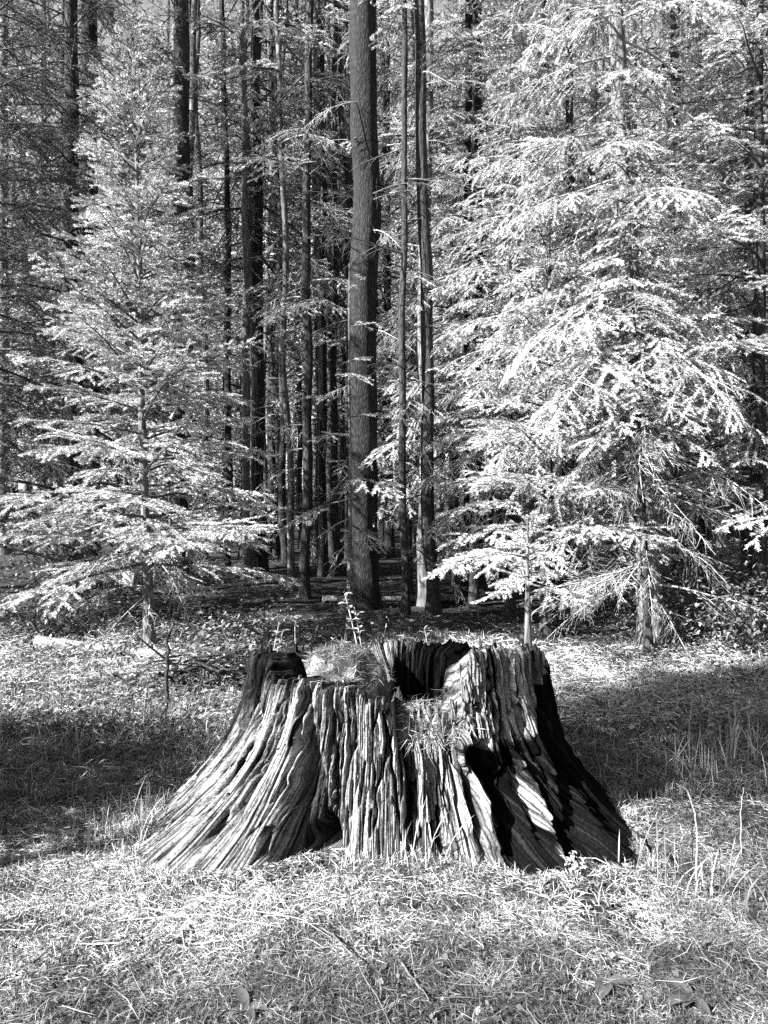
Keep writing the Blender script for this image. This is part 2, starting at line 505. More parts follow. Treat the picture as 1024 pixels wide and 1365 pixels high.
    for zz, tt, wd, dp in solved:
        tc = np.interp(Z, zz, tt); k = np.clip((Z - zz[0]) / max(zz[-1] - zz[0], .01), -.3, 1.2)
        wv = wd[1] + (wd[0] - wd[1]) * np.clip(k, 0, 1); dv = dp[1] + (dp[0] - dp[1]) * np.clip(k, 0, 1)
        wob = (vnoise(Z * 22, Z * 0 + len(zz), 91) - .5) * 0.012
        dist = np.radians(TH - tc) * Rr + wob
        fade = np.clip((k + .22) / .22, 0, 1) * np.clip((1.15 - k) / .15, 0, 1)
        g = np.exp(-(dist / wv) ** 4) * fade
        D -= g * dv
        if dp[0] > 0: crack = np.maximum(crack, g)
    rc = np.random.default_rng(44)
    for q in range(150):                                                     # drying cracks of all lengths
        a = rc.uniform(178, 352); z0_, z1_ = sorted((rc.uniform(-.02, .72), rc.uniform(-.02, .72)))
        if z1_ - z0_ < .08: z1_ = z0_ + .10
        drift = rc.normal(0, 1.6); wv = rc.uniform(.0026, .0065); dv = rc.uniform(.02, .06)
        cols = np.abs(th - a) < 9
        z_ = Z[:, cols]; f_ = (z_ - z0_) / (z1_ - z0_)
        tc = a + drift * f_ + (vnoise(z_ * 14, z_ * 0 + q, 93) - .5) * 1.3
        di = np.radians(TH[:, cols] - tc) * Rr[:, cols]
        g = np.exp(-(di / wv) ** 2) * np.clip(np.minimum(f_, 1 - f_) * 5, 0, 1)
        D[:, cols] -= g * dv; crack[:, cols] = np.maximum(crack[:, cols], g * .9)
    for (hx, hy, sx, sz, dep) in [(588, 1085, .012, .02, .06), (575, 1010, .008, .012, .04), (470, 1000, .010, .014, .04), (305, 1060, .012, .01, .04), (680, 905, .008, .014, .06), (665, 985, .012, .02, .07), (705, 945, .010, .02, .06), (655, 925, .008, .02, .05),(612, 966, .030, .022, .16), (640, 944, .014, .018, .10), (268, 1090, .022, .018, .07), (632, 925, .010, .012, .06)]:
        a, zc = surf(hx, hy)
        g = np.exp(-((np.radians(TH - a) * Rr / sx) ** 2 + ((Z - zc) / sz) ** 2) ** 2)
        D -= g * dep; crack = np.maximum(crack, g)
    Rr = Rr + D * np.clip((Z + .12) / .12, .3, 1)
    # the broken edge eats back into the wall
    Rr = Rr - np.clip((t[:, None] - .94) / .06, 0, 1) ** 2 * (.012 + .03 * low[None, :])
    X = SC[0] * 0 + Rr * np.cos(np.radians(TH)); Y = Rr * np.sin(np.radians(TH))
    V1 = np.stack([X, Y, Z], -1)
    n1 = fbm(U * 2.3 + 4, Z * 3.2, 101, 4)
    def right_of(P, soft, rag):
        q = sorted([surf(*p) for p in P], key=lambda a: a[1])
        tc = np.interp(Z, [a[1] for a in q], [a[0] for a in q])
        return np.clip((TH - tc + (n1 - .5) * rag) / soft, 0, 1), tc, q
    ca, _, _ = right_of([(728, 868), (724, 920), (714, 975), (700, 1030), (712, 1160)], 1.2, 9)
    char_shade = ca * np.clip((450 - TH) / 12, 0, 1)  # right side darkened to stand for its shade, over some real charring
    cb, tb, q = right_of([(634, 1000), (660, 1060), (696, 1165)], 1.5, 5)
    char_shade = np.maximum(char_shade, cb * np.clip((q[-1][1] + .02 - Z + (n1 - .5) * .12) / .03, 0, 1) * 1.0 * np.clip((420 - TH) / 10, 0, 1))
    char_shade = np.maximum(char_shade, np.clip((217 - TH + (n1 - .5) * 34 + (Z - .42) * 60) / 10, 0, 1) * np.clip((Z - .10) / .2, 0, 1) * .93)
    char_shade = np.maximum(char_shade, np.clip(crack * 1.3 - .5, 0, .8))  # shade painted into the cracks and holes
    sliv = np.zeros_like(char_shade)
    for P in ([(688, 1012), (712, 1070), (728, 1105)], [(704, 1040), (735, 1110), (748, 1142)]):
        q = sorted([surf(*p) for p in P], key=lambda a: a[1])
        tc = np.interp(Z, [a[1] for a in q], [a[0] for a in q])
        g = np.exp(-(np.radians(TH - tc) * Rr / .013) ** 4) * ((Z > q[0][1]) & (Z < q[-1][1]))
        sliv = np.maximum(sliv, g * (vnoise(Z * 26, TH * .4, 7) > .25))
    char_shade = char_shade * (1 - sliv)  # sunlit slivers painted by keeping the wood pale there
    # rim, inner wall and rotted floor
    thick = .11 + .10 * fbm(th * .05, th * 0, 12, 2)
    thick = thick * (1 - .55 * np.exp(-((th - 200) / 14.) ** 4)) + .30 * np.exp(-((th - 96) / 6.0) ** 2) + .12 * np.exp(-((th - 250) / 16.0) ** 2)
    R1 = Rr[-1]
    drop = thick * (.22 - .75 * low + .45 * np.clip((th - 284) / 12, 0, 1) * np.clip((372 - th) / 10, 0, 1))
    rows = []
    KI = 46
    for k in range(1, KI + 1):
        f = k / KI
        if f <= .22:
            g = f / .22
            rr = R1 - thick * g
            zz = zr + (fbm(U[-1] * 9, np.full_like(zr, g * 3), 14, 3) - .5) * .055 * g - drop * g
        elif f <= .72:
            g = (f - .22) / .5
            rr = (R1 - thick) * (1 - .10 * g) - (np.abs(vnoise(U[-1] * 24, zr * 0 + g * 1.2, 15) - .5)) * .06 * min(1, g * 4)
            zi = zr - drop + (fbm(U[-1] * 9, np.full_like(zr, 3.0), 14, 3) - .5) * .055
            fl = .24 + .10 * np.exp(-((th - 235) / 40.) ** 2)
            zz = zi + (np.minimum(fl, zi - .02) - zi) * g
        else:
            g = (f - .72) / .28
            fl = .24 + .10 * np.exp(-((th - 235) / 40.) ** 2)
            rr = (R1 - thick) * .90 * (1 - g)
            zz = np.minimum(fl, zr - .04) * (1 - g) + .25 * g + (fbm(rr * np.cos(thr) * 9, rr * np.sin(thr) * 9, 16, 3) - .5) * .07 * (1 - g)
        rr = np.maximum(rr, 0.004)
        rows.append(np.stack([rr * np.cos(thr), rr * np.sin(thr), zz], -1))
    V2 = np.stack(rows, 0)
    V = np.concatenate([V1, V2], 0)
    nr, nc = V.shape[:2]
    i = np.arange(nr - 1)[:, None] * nc + np.arange(nc - 1)[None, :]
    Q = np.stack([i, i + 1, i + nc + 1, i + nc], -1).reshape(-1, 4)
    gr = np.stack([np.concatenate([Ug, np.repeat(Ug[-1:], KI, 0)]), np.concatenate([Z, V2[..., 2]]) , np.concatenate([np.zeros_like(Z), np.repeat(np.linspace(.1, 3, KI)[:, None], nc, 1)])], -1).reshape(-1, 3)
    ci = np.clip((np.linspace(0, 1, KI)[:, None] - .12) / .15, 0, 1) * .96 + 0 * th[None, :]  # hollow's inner wall blackened for charring and for shade
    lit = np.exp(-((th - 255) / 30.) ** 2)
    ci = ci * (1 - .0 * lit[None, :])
    ci = np.maximum(ci, np.clip(char_shade[-1:], 0, 1))
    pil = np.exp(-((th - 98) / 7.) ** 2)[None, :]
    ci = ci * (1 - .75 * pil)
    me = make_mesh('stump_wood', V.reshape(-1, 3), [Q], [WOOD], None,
                   {'grain': gr, 'char_shade': np.concatenate([char_shade, ci]).ravel(), 'crack': np.concatenate([crack, np.zeros_like(ci)]).ravel()})
    link('wood_shell', me, root)

    # jagged splinters left standing round the broken rim
    rs = np.random.default_rng(12)
    spots = list(rs.uniform(186, 352, 58)) + list(rs.uniform(268, 292, 13)) + list(rs.uniform(80, 150, 5)) + list(rs.uniform(284, 291, 9))
    for a in spots:
        k = int(np.argmin(np.abs(th - a)))
        z1 = zr[k]; ar = math.radians(th[k])
        low_ = 266 < a < 293
        hh = rs.uniform(.01, .11) if low_ else (rs.uniform(-.01, .01) if 214 < a < 266 else rs.uniform(.01, .04))
        wd = rs.uniform(.010, .030) * (1.6 if low_ and rs.random() < .5 else 1); dp = rs.uniform(.008, .020)
        r0 = R1[k] - rs.uniform(.0, .05 if not low_ else .10) - dp
        n = 9
        sz = np.linspace(0, 1, n)
        ww = wd * (1 - .25 * sz) * (1 + (rs.random(n) - .5) * .5); ww[-1] *= rs.uniform(.05, .5)
        zz = z1 - .16 + (.16 + hh) * sz
        wx = np.cumsum(rs.normal(0, .0018, n)) + sz * rs.normal(0, .014); rad = r0 + (1 - sz) * .025 + np.cumsum(rs.normal(0, .0015, n))
        er = np.array([math.cos(ar), math.sin(ar), 0]); et = np.array([-math.sin(ar), math.cos(ar), 0])
        Vs = []
        for j in range(n):
            c = er * rad[j] + et * wx[j] + np.array([0, 0, zz[j]])
            for (u_, v_) in ((-1, -1), (1, -1), (1.0, 1), (.15, 1.5), (-1, 1)):
                Vs.append(c + et * u_ * ww[j] / 2 + er * v_ * dp / 2 * (1 - .4 * sz[j]))
        Vs = np.array(Vs)
        j = np.arange(n - 1)[:, None] * 5; q = np.arange(5)[None, :]
        Qs = np.stack([j + q, j + (q + 1) % 5, j + 5 + (q + 1) % 5, j + 5 + q], -1).reshape(-1, 4)
        top = np.array([[(n - 1) * 5, (n - 1) * 5 + 1, (n - 1) * 5 + 2], [(n - 1) * 5, (n - 1) * 5 + 2, (n - 1) * 5 + 4], [(n - 1) * 5 + 2, (n - 1) * 5 + 3, (n - 1) * 5 + 4]])
        cc = float(char_shade[-1, k]); cc = max(cc, .9 if 80 < a < 150 and not 91 < a < 105 else 0)
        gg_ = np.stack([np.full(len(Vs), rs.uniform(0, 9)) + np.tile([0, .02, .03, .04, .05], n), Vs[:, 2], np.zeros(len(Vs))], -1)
        link('splinter', make_mesh('splinter', Vs, [Qs, top], [WOOD], None, {'grain': gg_, 'char_shade': np.full(len(Vs), cc), 'crack': np.zeros(len(Vs))}, False), root)

    # a cushion of moss and litter inside the left half
    def cushion(name, cx, cy, z0, rx, ry, hh, seed, mat, nfuz, flen):
        n, k = 26, 48
        g = Geo()
        rr = np.linspace(0.02, 1, n)[:, None]; aa = np.linspace(0, 2 * np.pi, k, endpoint=False)[None, :]
        ex = 1 + (fbm(np.cos(aa) * 1.6 + seed, np.sin(aa) * 1.6, seed, 3) - .5) * .7
        Xc = rx * rr * np.cos(aa) * ex; Yc = ry * rr * np.sin(aa) * ex
        Zc = hh * np.sqrt(np.clip(1 - rr ** 2.4, 0, 1)) + (fbm(Xc * 16 + seed, Yc * 16, seed + 2, 3) - .5) * .15 * hh / .2 - .03
        Vc = np.stack([Xc + cx - SC[0], Yc + cy - SC[1], Zc + z0], -1).reshape(-1, 3)
        i = np.arange(n - 1)[:, None] * k; j = np.arange(k)[None, :]
        Qc = np.stack([i + j, i + k + j, i + k + (j + 1) % k, i + (j + 1) % k], -1).reshape(-1, 4)
        g.add(Vc, Qc, 0, .25 + .3 * rng.random(len(Vc)))
        pick = Vc[rng.integers(0, len(Vc), nfuz)] + rng.normal(0, .006, (nfuz, 3))
        straws(g, pick, flen * 1.5, .0022, rng.random(nfuz), .45)
        o = link(name, g.mesh(name, [mat]), root)
        o['kind'] = 'stuff'
        return o
    cushion('moss_cushion', -.20, 3.62, .44, .26, .22, .22, 3, GRASS, 6000, .035)
    cushion('moss_cushion', -.16, 3.36, .44, .09, .08, .15, 8, LEAF, 2500, .025)
    # fibrous rotted slope and dry grass behind the two middle buttresses
    g = Geo()
    n = 2600
    P = np.stack([rng.uniform(.09, .36, n), rng.uniform(3.06, 3.34, n), np.zeros(n)], -1)
    P[:, 2] = .40 + (P[:, 1] - 3.06) * .26 + np.clip(P[:, 0] - .26, 0, 1) * .9 + rng.normal(0, .014, n)
    straws(g, P - np.array([SC[0], SC[1], 0]), .085, .0022, rng.random(n), .4, az=rng.normal(-1.9, .7, n))
    nX, nY = 30, 30
    xs, ys = np.meshgrid(np.linspace(.08, .38, nX), np.linspace(3.07, 3.36, nY))
    zs = .375 + (ys - 3.06) * .26 + np.clip(xs - .26, 0, 1) * .9 + (fbm(xs * 24, ys * 10, 33, 3) - .5) * .09
    i = np.arange(nY - 1)[:, None] * nX + np.arange(nX - 1)[None, :]
    g.add(np.stack([xs - SC[0], ys - SC[1], zs], -1).reshape(-1, 3), np.stack([i, i + 1, i + nX + 1, i + nX], -1).reshape(-1, 4), 0, .2)
    o = link('dry_fibre', g.mesh('dry_fibre', [STRAW]), root); o['kind'] = 'stuff'
    return root


def straws(g, P, length, width, tone, tilt=.12, mat=0, az=None):
    """thin bent straws lying about at P"""
    P = np.asarray(P, float); n = len(P)
    if n == 0: return
    az = rng.uniform(0, 2 * np.pi, n) if az is None else az
    L = np.broadcast_to(length, (n,)) * rng.uniform(.35, 1.5, n)
    W = np.broadcast_to(width, (n,)) * rng.uniform(.5, 1.5, n)
    t1 = rng.normal(.08, tilt, n); t2 = t1 + rng.normal(-.15, .35, n); a2 = az + rng.normal(0, .4, n)
    d1 = np.stack([np.cos(az) * np.cos(t1), np.sin(az) * np.cos(t1), np.sin(t1)], -1)
    d2 = np.stack([np.cos(a2) * np.cos(t2), np.sin(a2) * np.cos(t2), np.sin(t2)], -1)
    sd = np.stack([-np.sin(az), np.cos(az), rng.normal(0, .9, n)], -1)
    sd /= np.linalg.norm(sd, axis=1)[:, None]; sd *= (W / 2)[:, None]
    m = P + d1 * (L * .5)[:, None]; e = m + d2 * (L * .5)[:, None]
    V = np.stack([P - sd * .7, P + sd * .7, m + sd, m - sd, e], 1).reshape(-1, 3)
    b = np.arange(n)[:, None] * 5
    base = g.n
    g.V.append(V); g.t.append(np.repeat(np.asarray(tone, float), 5)); g.n += len(V)
    g.Fs.append(b + np.array([[0, 1, 2, 3]]) + base); g.m.append(mat)
    g.Fs.append(b + np.array([[3, 2, 4]]) + base); g.m.append(mat)


def blades(g, P, length, width, tone, lean=0.6, mat=0, up=1.0, seg=2, az=None):
    """curved blades rooted at P, added to the Geo g"""
    P = np.asarray(P, float); n = len(P)
    if n == 0: return
    az = rng.uniform(0, 2 * np.pi, n) if az is None else az
    L = np.broadcast_to(length, (n,)) * rng.uniform(.5, 1.3, n)
    ln = np.clip(rng.normal(lean, .35, n), 0.02, 1.9)
    W = np.broadcast_to(width, (n,)) * rng.uniform(.6, 1.4, n)
    h = np.stack([np.cos(az), np.sin(az), np.zeros(n)], -1)
    tw = az + np.pi / 2 + rng.normal(0, .7, n)
    sd = np.stack([np.cos(tw), np.sin(tw), rng.normal(0, .25, n)], -1)
    ls = []
    p = P.copy(); rows = [(p, 1.0)]
    for k in range(seg):
        a = ln * (0.35 + 0.9 * k / max(seg - 1, 1)) if seg > 1 else ln
        p = p + (h * np.sin(a)[:, None] + np.array([0, 0, 1.]) * (np.cos(a) * up)[:, None]) * (L / seg)[:, None]
        rows.append((p, 0.75 if k < seg - 1 else 0))
    Vs = []
    for q, wd in rows[:-1]:
        Vs += [q - sd * (W * wd / 2)[:, None], q + sd * (W * wd / 2)[:, None]]
    Vs.append(rows[-1][0])
    m = len(Vs)
    V = np.stack(Vs, 1).reshape(-1, 3)
    b = np.arange(n)[:, None] * m
    quads = [np.stack([b + 2 * k, b + 2 * k + 1, b + 2 * k + 3, b + 2 * k + 2], -1).reshape(-1, 4) for k in range(seg - 1)]
    tri = np.stack([b + m - 3, b + m - 2, b + m - 1], -1).reshape(-1, 3)
    tn = np.repeat(np.asarray(tone, float), m)
    if quads:
        # share one vertex block between the quads and the tips
        base = g.n
        g.V.append(V); g.t.append(tn); g.n += len(V)
        g.Fs.append(np.concatenate(quads) + base); g.m.append(mat)
        g.Fs.append(tri + base); g.m.append(mat)
    else:
        g.add(V, tri, mat, tn)


build_stump()


# ------------------------------------------------------------------ boughs
def needles(g, A, B, per_m, nl, nw, tone, mat=0, flat=0.45):
    """needles along many twig segments A->B at once"""
    A = np.asarray(A); B = np.asarray(B)
    ln = np.linalg.norm(B - A, axis=1)
    cnt = np.maximum((ln * per_m + rng.random(len(ln))).astype(int), 0)
    k = np.repeat(np.arange(len(A)), cnt)
    n = len(k)
    f = rng.random(n)
    p = A[k] + (B[k] - A[k]) * f[:, None]
    t = (B - A)[k] / (ln[k][:, None] + 1e-9)
    up = np.array([0, 0, 1.0])
    sd = np.cross(t, up); sd /= np.linalg.norm(sd, axis=1)[:, None] + 1e-9
    nm = np.cross(sd, t)
    a = rng.uniform(0, 2 * np.pi, n)
    rad = sd * np.cos(a)[:, None] + nm * (np.sin(a) * flat + .12)[:, None]
    fw = rng.uniform(.45, 1.0, n)
    dr = t * fw[:, None] + rad; dr /= np.linalg.norm(dr, axis=1)[:, None]
    L = nl * rng.uniform(.7, 1.25, n)
    wv = np.cross(dr, rng.normal(0, 1, (n, 3))); wv /= np.linalg.norm(wv, axis=1)[:, None] + 1e-9
    tip = p + dr * L[:, None]
    V = np.stack([p - wv * nw / 2, p + wv * nw / 2, tip], 1).reshape(-1, 3)
    tn = np.repeat(np.clip(tone[k] + rng.normal(0, .12, n), 0, 1), 3)
    g.add(V, np.arange(n * 3).reshape(-1, 3), mat, tn)


def curve(p0, d, L, n, droop, wig, rs):
    """a wandering twig: n points from p0 along d, bending down by droop"""
    P = [np.array(p0, float)]; d = np.array(d, float); d /= np.linalg.norm(d)
    for i in range(n - 1):
        d = d + np.array([0, 0, -droop / (n - 1)]) + rs.normal(0, wig, 3)
        d /= np.linalg.norm(d)
        P.append(P[-1] + d * L / (n - 1))
    return np.array(P)


def bough_geo(L, seed, per_m=640, nl=.026, nw=.0060, sp=.052, droop=.35, bare=.18, wood_k=4, tert=True, hang=.25, twr=1.0):
    rs = np.random.default_rng(seed)
    g = Geo()
    ax = curve((0, 0, 0), (1, 0, .10), L, 10, droop, .03, rs)
    rad = np.linspace(.0045 + .008 * L, .0015, 10) * twr
    g.tube(ax, rad, wood_k + 1, 1, .5)
    A, B, T = [], [], []
    def segs(P, tone, s0=0):
        for i in range(len(P) - 1):
            if i / (len(P) - 1) >= s0: A.append(P[i]); B.append(P[i + 1]); T.append(tone)
    segs(ax, .6, max(bare, .3))
    n2 = int(L * (1 - bare) / sp)
    for k in range(n2):
        s = bare + (1 - bare) * (k + rs.random() * .8) / n2
        if s > .985 or rs.random() < .06: continue
        f = s * 9; i = min(int(f), 8); p = ax[i] + (ax[i + 1] - ax[i]) * (f - i)
        td = ax[i + 1] - ax[i]; td /= np.linalg.norm(td)
        side = 1 if k % 2 else -1
        ang = R(rs.uniform(42, 66))
        lat = np.cross([0, 0, 1], td); lat /= np.linalg.norm(lat)
        dr = td * math.cos(ang) + lat * side * math.sin(ang) + np.array([0, 0, rs.normal(.02, .10)])
        l2 = (L * .56 * (1 - s) ** .75 * min(1, .45 + s * 1.6) + .05) * rs.uniform(.65, 1.15)
        m = 5 if l2 > .15 else 3
        P2 = curve(p, dr, l2, m, hang * rs.uniform(.4, 1.6), .06, rs)
        g.tube(P2, np.linspace(.0022 + .002 * l2, .001, m) * twr, 3, 1, .5)
        tone = np.clip(rs.normal(.55, .27), 0, 1)
        segs(P2, tone, .15 if l2 > .25 else 0)
        if tert:
            n3 = int(l2 / .085)
            for q in range(1, n3):
                s3 = q / n3
                f3 = s3 * (m - 1); i3 = min(int(f3), m - 2); p3 = P2[i3] + (P2[i3 + 1] - P2[i3]) * (f3 - i3)
                t3 = P2[i3 + 1] - P2[i3]; t3 /= np.linalg.norm(t3)
                l3 = np.cross([0, 0, 1], t3); l3 /= np.linalg.norm(l3) + 1e-9
                d3 = t3 * .65 + l3 * (1 if q % 2 else -1) * .75 + np.array([0, 0, rs.normal(0, .12)])
                ll = (l2 * .45 * (1 - s3) + .035) * rs.uniform(.7, 1.2)
                P3 = curve(p3, d3, ll, 3, hang * .8, .05, rs)
                segs(P3, np.clip(tone + rs.normal(.05, .1), 0, 1))
    needles(g, np.array(A), np.array(B), per_m, nl, nw, np.array(T))
    return g


def dead_geo(L, seed, droop=.7):
    rs = np.random.default_rng(seed + 900)
    g = Geo()
    ax = curve((0, 0, 0), (1, 0, .05), L, 10, droop, .07, rs)
    g.tube(ax, np.linspace(.004 + .005 * L, .0016, 10), 5, 0)
    for k in range(int(5 + L * 12)):
        s = rs.uniform(.2, .97); f = s * 9; i = min(int(f), 8); p = ax[i] + (ax[i + 1] - ax[i]) * (f - i)
        td = ax[i + 1] - ax[i]; td /= np.linalg.norm(td)
        dr = td * .8 + np.array([0, rs.choice([-1, 1]) * rs.uniform(.4, .9), rs.normal(-.1, .3)])
        l2 = L * rs.uniform(.12, .38) * (1.15 - s)  + .04
        P2 = curve(p, dr, l2, 5, .5, .14, rs)
        g.tube(P2, np.linspace(.0028, .0011, 5), 3, 0)
        for q in range(rs.integers(0, 4)):
            j = rs.integers(1, 4)
            P3 = curve(P2[j], P2[j] - P2[j - 1] + rs.normal(0, .05, 3), l2 * .5, 4, .5, .15, rs)
            g.tube(P3, np.linspace(.0018, .0009, 4), 3, 0)
    return g


BOUGH = {}
for L in (.3, .6, 1.0, 1.5):
    for sd in range(4):
        BOUGH[(L, sd, 0)] = bough_geo(L, 100 + int(L * 10) * 7 + sd).mesh('fir_bough', [NEEDLE, TWIG])
    for sd in range(3):
        BOUGH[(L, sd, 1)] = bough_geo(L, 300 + int(L * 10) * 7 + sd, per_m=620, nl=.022, nw=.0046, droop=.8, hang=.7, bare=.25).mesh('drooping_bough', [NEEDLE, LICHEN])
        BOUGH[(L, sd, 2)] = bough_geo(L, 500 + int(L * 10) * 7 + sd, per_m=420, droop=.5, hang=.5, bare=.2).mesh('shaded_bough', [NEEDLE_SHADED, TWIG])
NB = {0: 4, 1: 3, 2: 3}
DEAD = {}
for L in (.5, 1.0, 1.6):
    for sd in range(3):
        DEAD[(L, sd, 0)] = dead_geo(L, sd).mesh('bare_branch', [LICHEN])
        DEAD[(L, sd, 1)] = dead_geo(L, sd + 5, .3).mesh('dark_bare_branch', [TWIG])


def put_branch(root, name, me, z, az, el, s, off=0.0, roll=0.0):
    o = bpy.data.objects.new(name, me)
    o.parent = root
    Mx = Matrix.Translation((0, 0, z)) @ Matrix.Rotation(az, 4, 'Z') @ Matrix.Rotation(-el, 4, 'Y') @ Matrix.Rotation(roll, 4, 'X') @ Matrix.Translation((off, 0, 0)) @ Matrix.Scale(s, 4)
    o.matrix_local = Mx
    C.objects.link(o)
    return o


def add_bough(root, L, z, az, el, style=0, off=0.0, lean=None):
    ks = (.3, .6, 1.0, 1.5)
    kk = min(ks, key=lambda q: abs(math.log(q / max(L, .05))))
    me = BOUGH[(kk, random.randrange(NB[style]), style)]
    o = put_branch(root, 'bough', me, z, az, el, L / kk, off, random.uniform(-.2, .2))
    if lean is not None: o.location.x += lean[0]; o.location.y += lean[1]
    return o


def add_dead(root, L, z, az, el, style=0, lean=None):
    kk = min((.5, 1.0, 1.6), key=lambda q: abs(q - L))
    o = put_branch(root, 'bare_branch', DEAD[(kk, random.randrange(3), style)], z, az, el, L / kk, 0, random.uniform(-.5, .5))
    if lean is not None: o.location.x += lean[0]; o.location.y += lean[1]
    return o


def trunk_mesh(name, H, r0, r1, mat, seed=0, k=14, lean=(0, 0), flare=.5, n=40, wob=.02):
    z = np.concatenate([np.linspace(-.15, .8, 12), np.linspace(1.0, H, n)])
    f = z / H
    P = np.stack([lean[0] * f + wob * (fbm(z * .6 + seed, z * 0, seed, 2) - .5) * 2 * np.minimum(1, z + .2), lean[1] * f + wob * (fbm(z * .6 + seed, z * 0 + 4, seed + 3, 2) - .5) * 2, z], -1)
    r = r0 + (r1 - r0) * np.clip(f, 0, 1)
    r = r * (1 + flare * np.exp(-np.maximum(z, 0) / .18))
    V, Q = tube(P, r, k)
    V = V.reshape(len(z), k, 3)
    a = np.arange(k)
    dn = 1 + (vnoise(a[None, :] * 1.7 + seed * 3 + 0 * z[:, None], z[:, None] * 2.5, seed) - .5) * .22
    ctr = P[:, None, :]
    V = ctr + (V - ctr) * dn[..., None]
    return make_mesh(name, V.reshape(-1, 3), [Q], [mat])


def fir(pxx, pyb, Y, H, label, Lmax, z0, r0, n, style=0, seed=1, cat='fir tree', elo=-.05, ehi=.75, powr=.85, group=None, bark=None, az_bias=None, lean=(0, 0), dead=0, dead_z=(.3, 1.2), dead_style=0, dead_L=(.4, .9), top_r=.006, name='fir_tree', Lmin=.14, open_front=0, whorl=0):
    random.seed(seed)
    x = (pxx - CXP) / F * Y
    root = thing(name, (x, Y, float(gh(x, Y))), label, cat, group)
    link('trunk', trunk_mesh('trunk', H, r0, top_r, bark or BARK_MID, seed, lean=lean), root)
    g0 = random.random() * 6.28
    for i in range(n):
        f = ((i + .5) / n) ** .85                     # more boughs near the foot
        if whorl:
            f = min(.995, max(0, (math.floor(f * n / whorl) + .5 + random.uniform(-.16, .16) + (random.random() < .15) * .5) * whorl / n))
        z = z0 + (H - z0) * f * .985
        az = g0 + i * 2.39996 + random.uniform(-.3, .3)
        if az_bias is not None and random.random() < az_bias[1]:
            az = az_bias[0] + random.uniform(-.9, .9)
        L = (Lmax * (1 - f) ** powr + Lmin) * random.uniform(.72, 1.12)
        el = elo + (ehi - elo) * f ** .65 + random.uniform(-.14, .14)
        if open_front and math.cos(az + math.pi / 2) > .35 and random.random() < open_front * (1 if z < 2.4 else .55): continue
        add_bough(root, L, z, az, el, style, 0, (lean[0] * z / H, lean[1] * z / H))
    for i in range(dead):
        z = random.uniform(*dead_z)
        add_dead(root, random.uniform(*dead_L), z, random.uniform(0, 6.28), random.uniform(-.5, .1), dead_style, (lean[0] * z / H, lean[1] * z / H))
    return root


# left: the bright young fir, and the dull one that fills the left edge behind it
fir(200, 870, 6.9, 5.75, 'tall sunlit young fir with pale pointed top left of the stump', 1.36, .68, .050, 175, seed=3, elo=-.26, ehi=.9, powr=.85, Lmin=.2, whorl=7, lean=(-.17, 0), bark=BARK_GREY, open_front=.3, dead=16, dead_z=(.35, 1.35), dead_L=(.5, .95))
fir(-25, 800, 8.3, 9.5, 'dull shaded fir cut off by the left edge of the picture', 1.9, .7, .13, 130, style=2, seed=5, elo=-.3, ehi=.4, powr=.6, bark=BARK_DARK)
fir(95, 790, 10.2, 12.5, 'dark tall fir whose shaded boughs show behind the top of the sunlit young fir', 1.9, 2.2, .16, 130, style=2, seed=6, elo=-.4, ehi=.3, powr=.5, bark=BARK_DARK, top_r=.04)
# right: the big drooping fir and the young firs crowding round it
DROOP = fir(868, 862, 6.95, 9.5, 'drooping fir with thick trunk and bare lower twigs right of the stump', 1.75, 1.35, .112, 95, style=1, seed=11, elo=-.42, ehi=.1, powr=.42, lean=(-.42, .3), bark=BARK_GREY, dead=42, dead_z=(.45, 3.0), dead_L=(.6, 1.3), az_bias=(3.3, .25), top_r=.05, open_front=.88)
random.seed(4)
for i in range(20):
    z = random.uniform(1.3, 3.0)
    add_dead(DROOP, random.uniform(.8, 1.45), z, random.uniform(-2.9, -.1), random.uniform(-.3, .35), 0, (-.42 * z / 9.5, .3 * z / 9.5))
for i in range(9):
    z = random.uniform(.35, .85)
    add_dead(DROOP, random.uniform(1.0, 1.4), z, random.uniform(3.0, 4.3), random.uniform(-.15, .15), 0)
fir(866, 866, 6.72, 5.15, 'narrow young fir with nodding top in front of the tall right trunk', .80, 2.0, .036, 84, style=0, seed=12, lean=(-.25, 0), elo=-.5, ehi=-.1, bark=BARK_DARK)
fir(730, 830, 7.6, 4.7, 'broad bright fir crowding the left of the drooping fir', 1.45, .8, .06, 100, whorl=6, style=0, seed=13, elo=-.25, ehi=.5, bark=BARK_DARK)
fir(705, 905, 5.9, 1.25, 'tiny fir with a bare thin stem just behind the right top of the stump', .5, .62, .032, 22, style=0, seed=14, elo=-.25, ehi=.6, bark=BARK_PALE)
fir(1012, 850, 7.4, 9.0, 'leafy fir cut off by the right edge of the picture', 1.65, 1.3, .09, 110, style=0, seed=15, elo=-.35, ehi=.2, powr=.5, bark=BARK_DARK, dead=10, dead_z=(.8, 2.6))
fir(940, 810, 8.9, 7.2, 'fir with shaded boughs between the drooping fir and the right edge', 1.3, .9, .07, 90, style=2, seed=16, elo=-.35, ehi=.4, powr=.6, bark=BARK_DARK)
fir(632, 800, 10.0, 13.0, 'thick dark trunk with pale sprays spreading left behind the bright firs', 1.75, 2.0, .15, 110, style=1, seed=17, elo=-.35, ehi=.25, powr=.4, bark=BARK_MID, top_r=.08, dead=8, dead_z=(1.0, 2.6), dead_style=1)
fir(760, 790, 10.8, 11.0, 'tall fir rising behind the narrow nodding fir', 1.7, 2.2, .13, 90, style=1, seed=18, elo=-.3, ehi=.4, powr=.5, bark=BARK_DARK)
fir(660, 790, 11.5, 9.5, 'fir with feathery boughs filling the gap above the thick dark trunk', 1.5, 2.6, .11, 80, style=0, seed=19, elo=-.3, ehi=.5, powr=.6, bark=BARK_DARK)
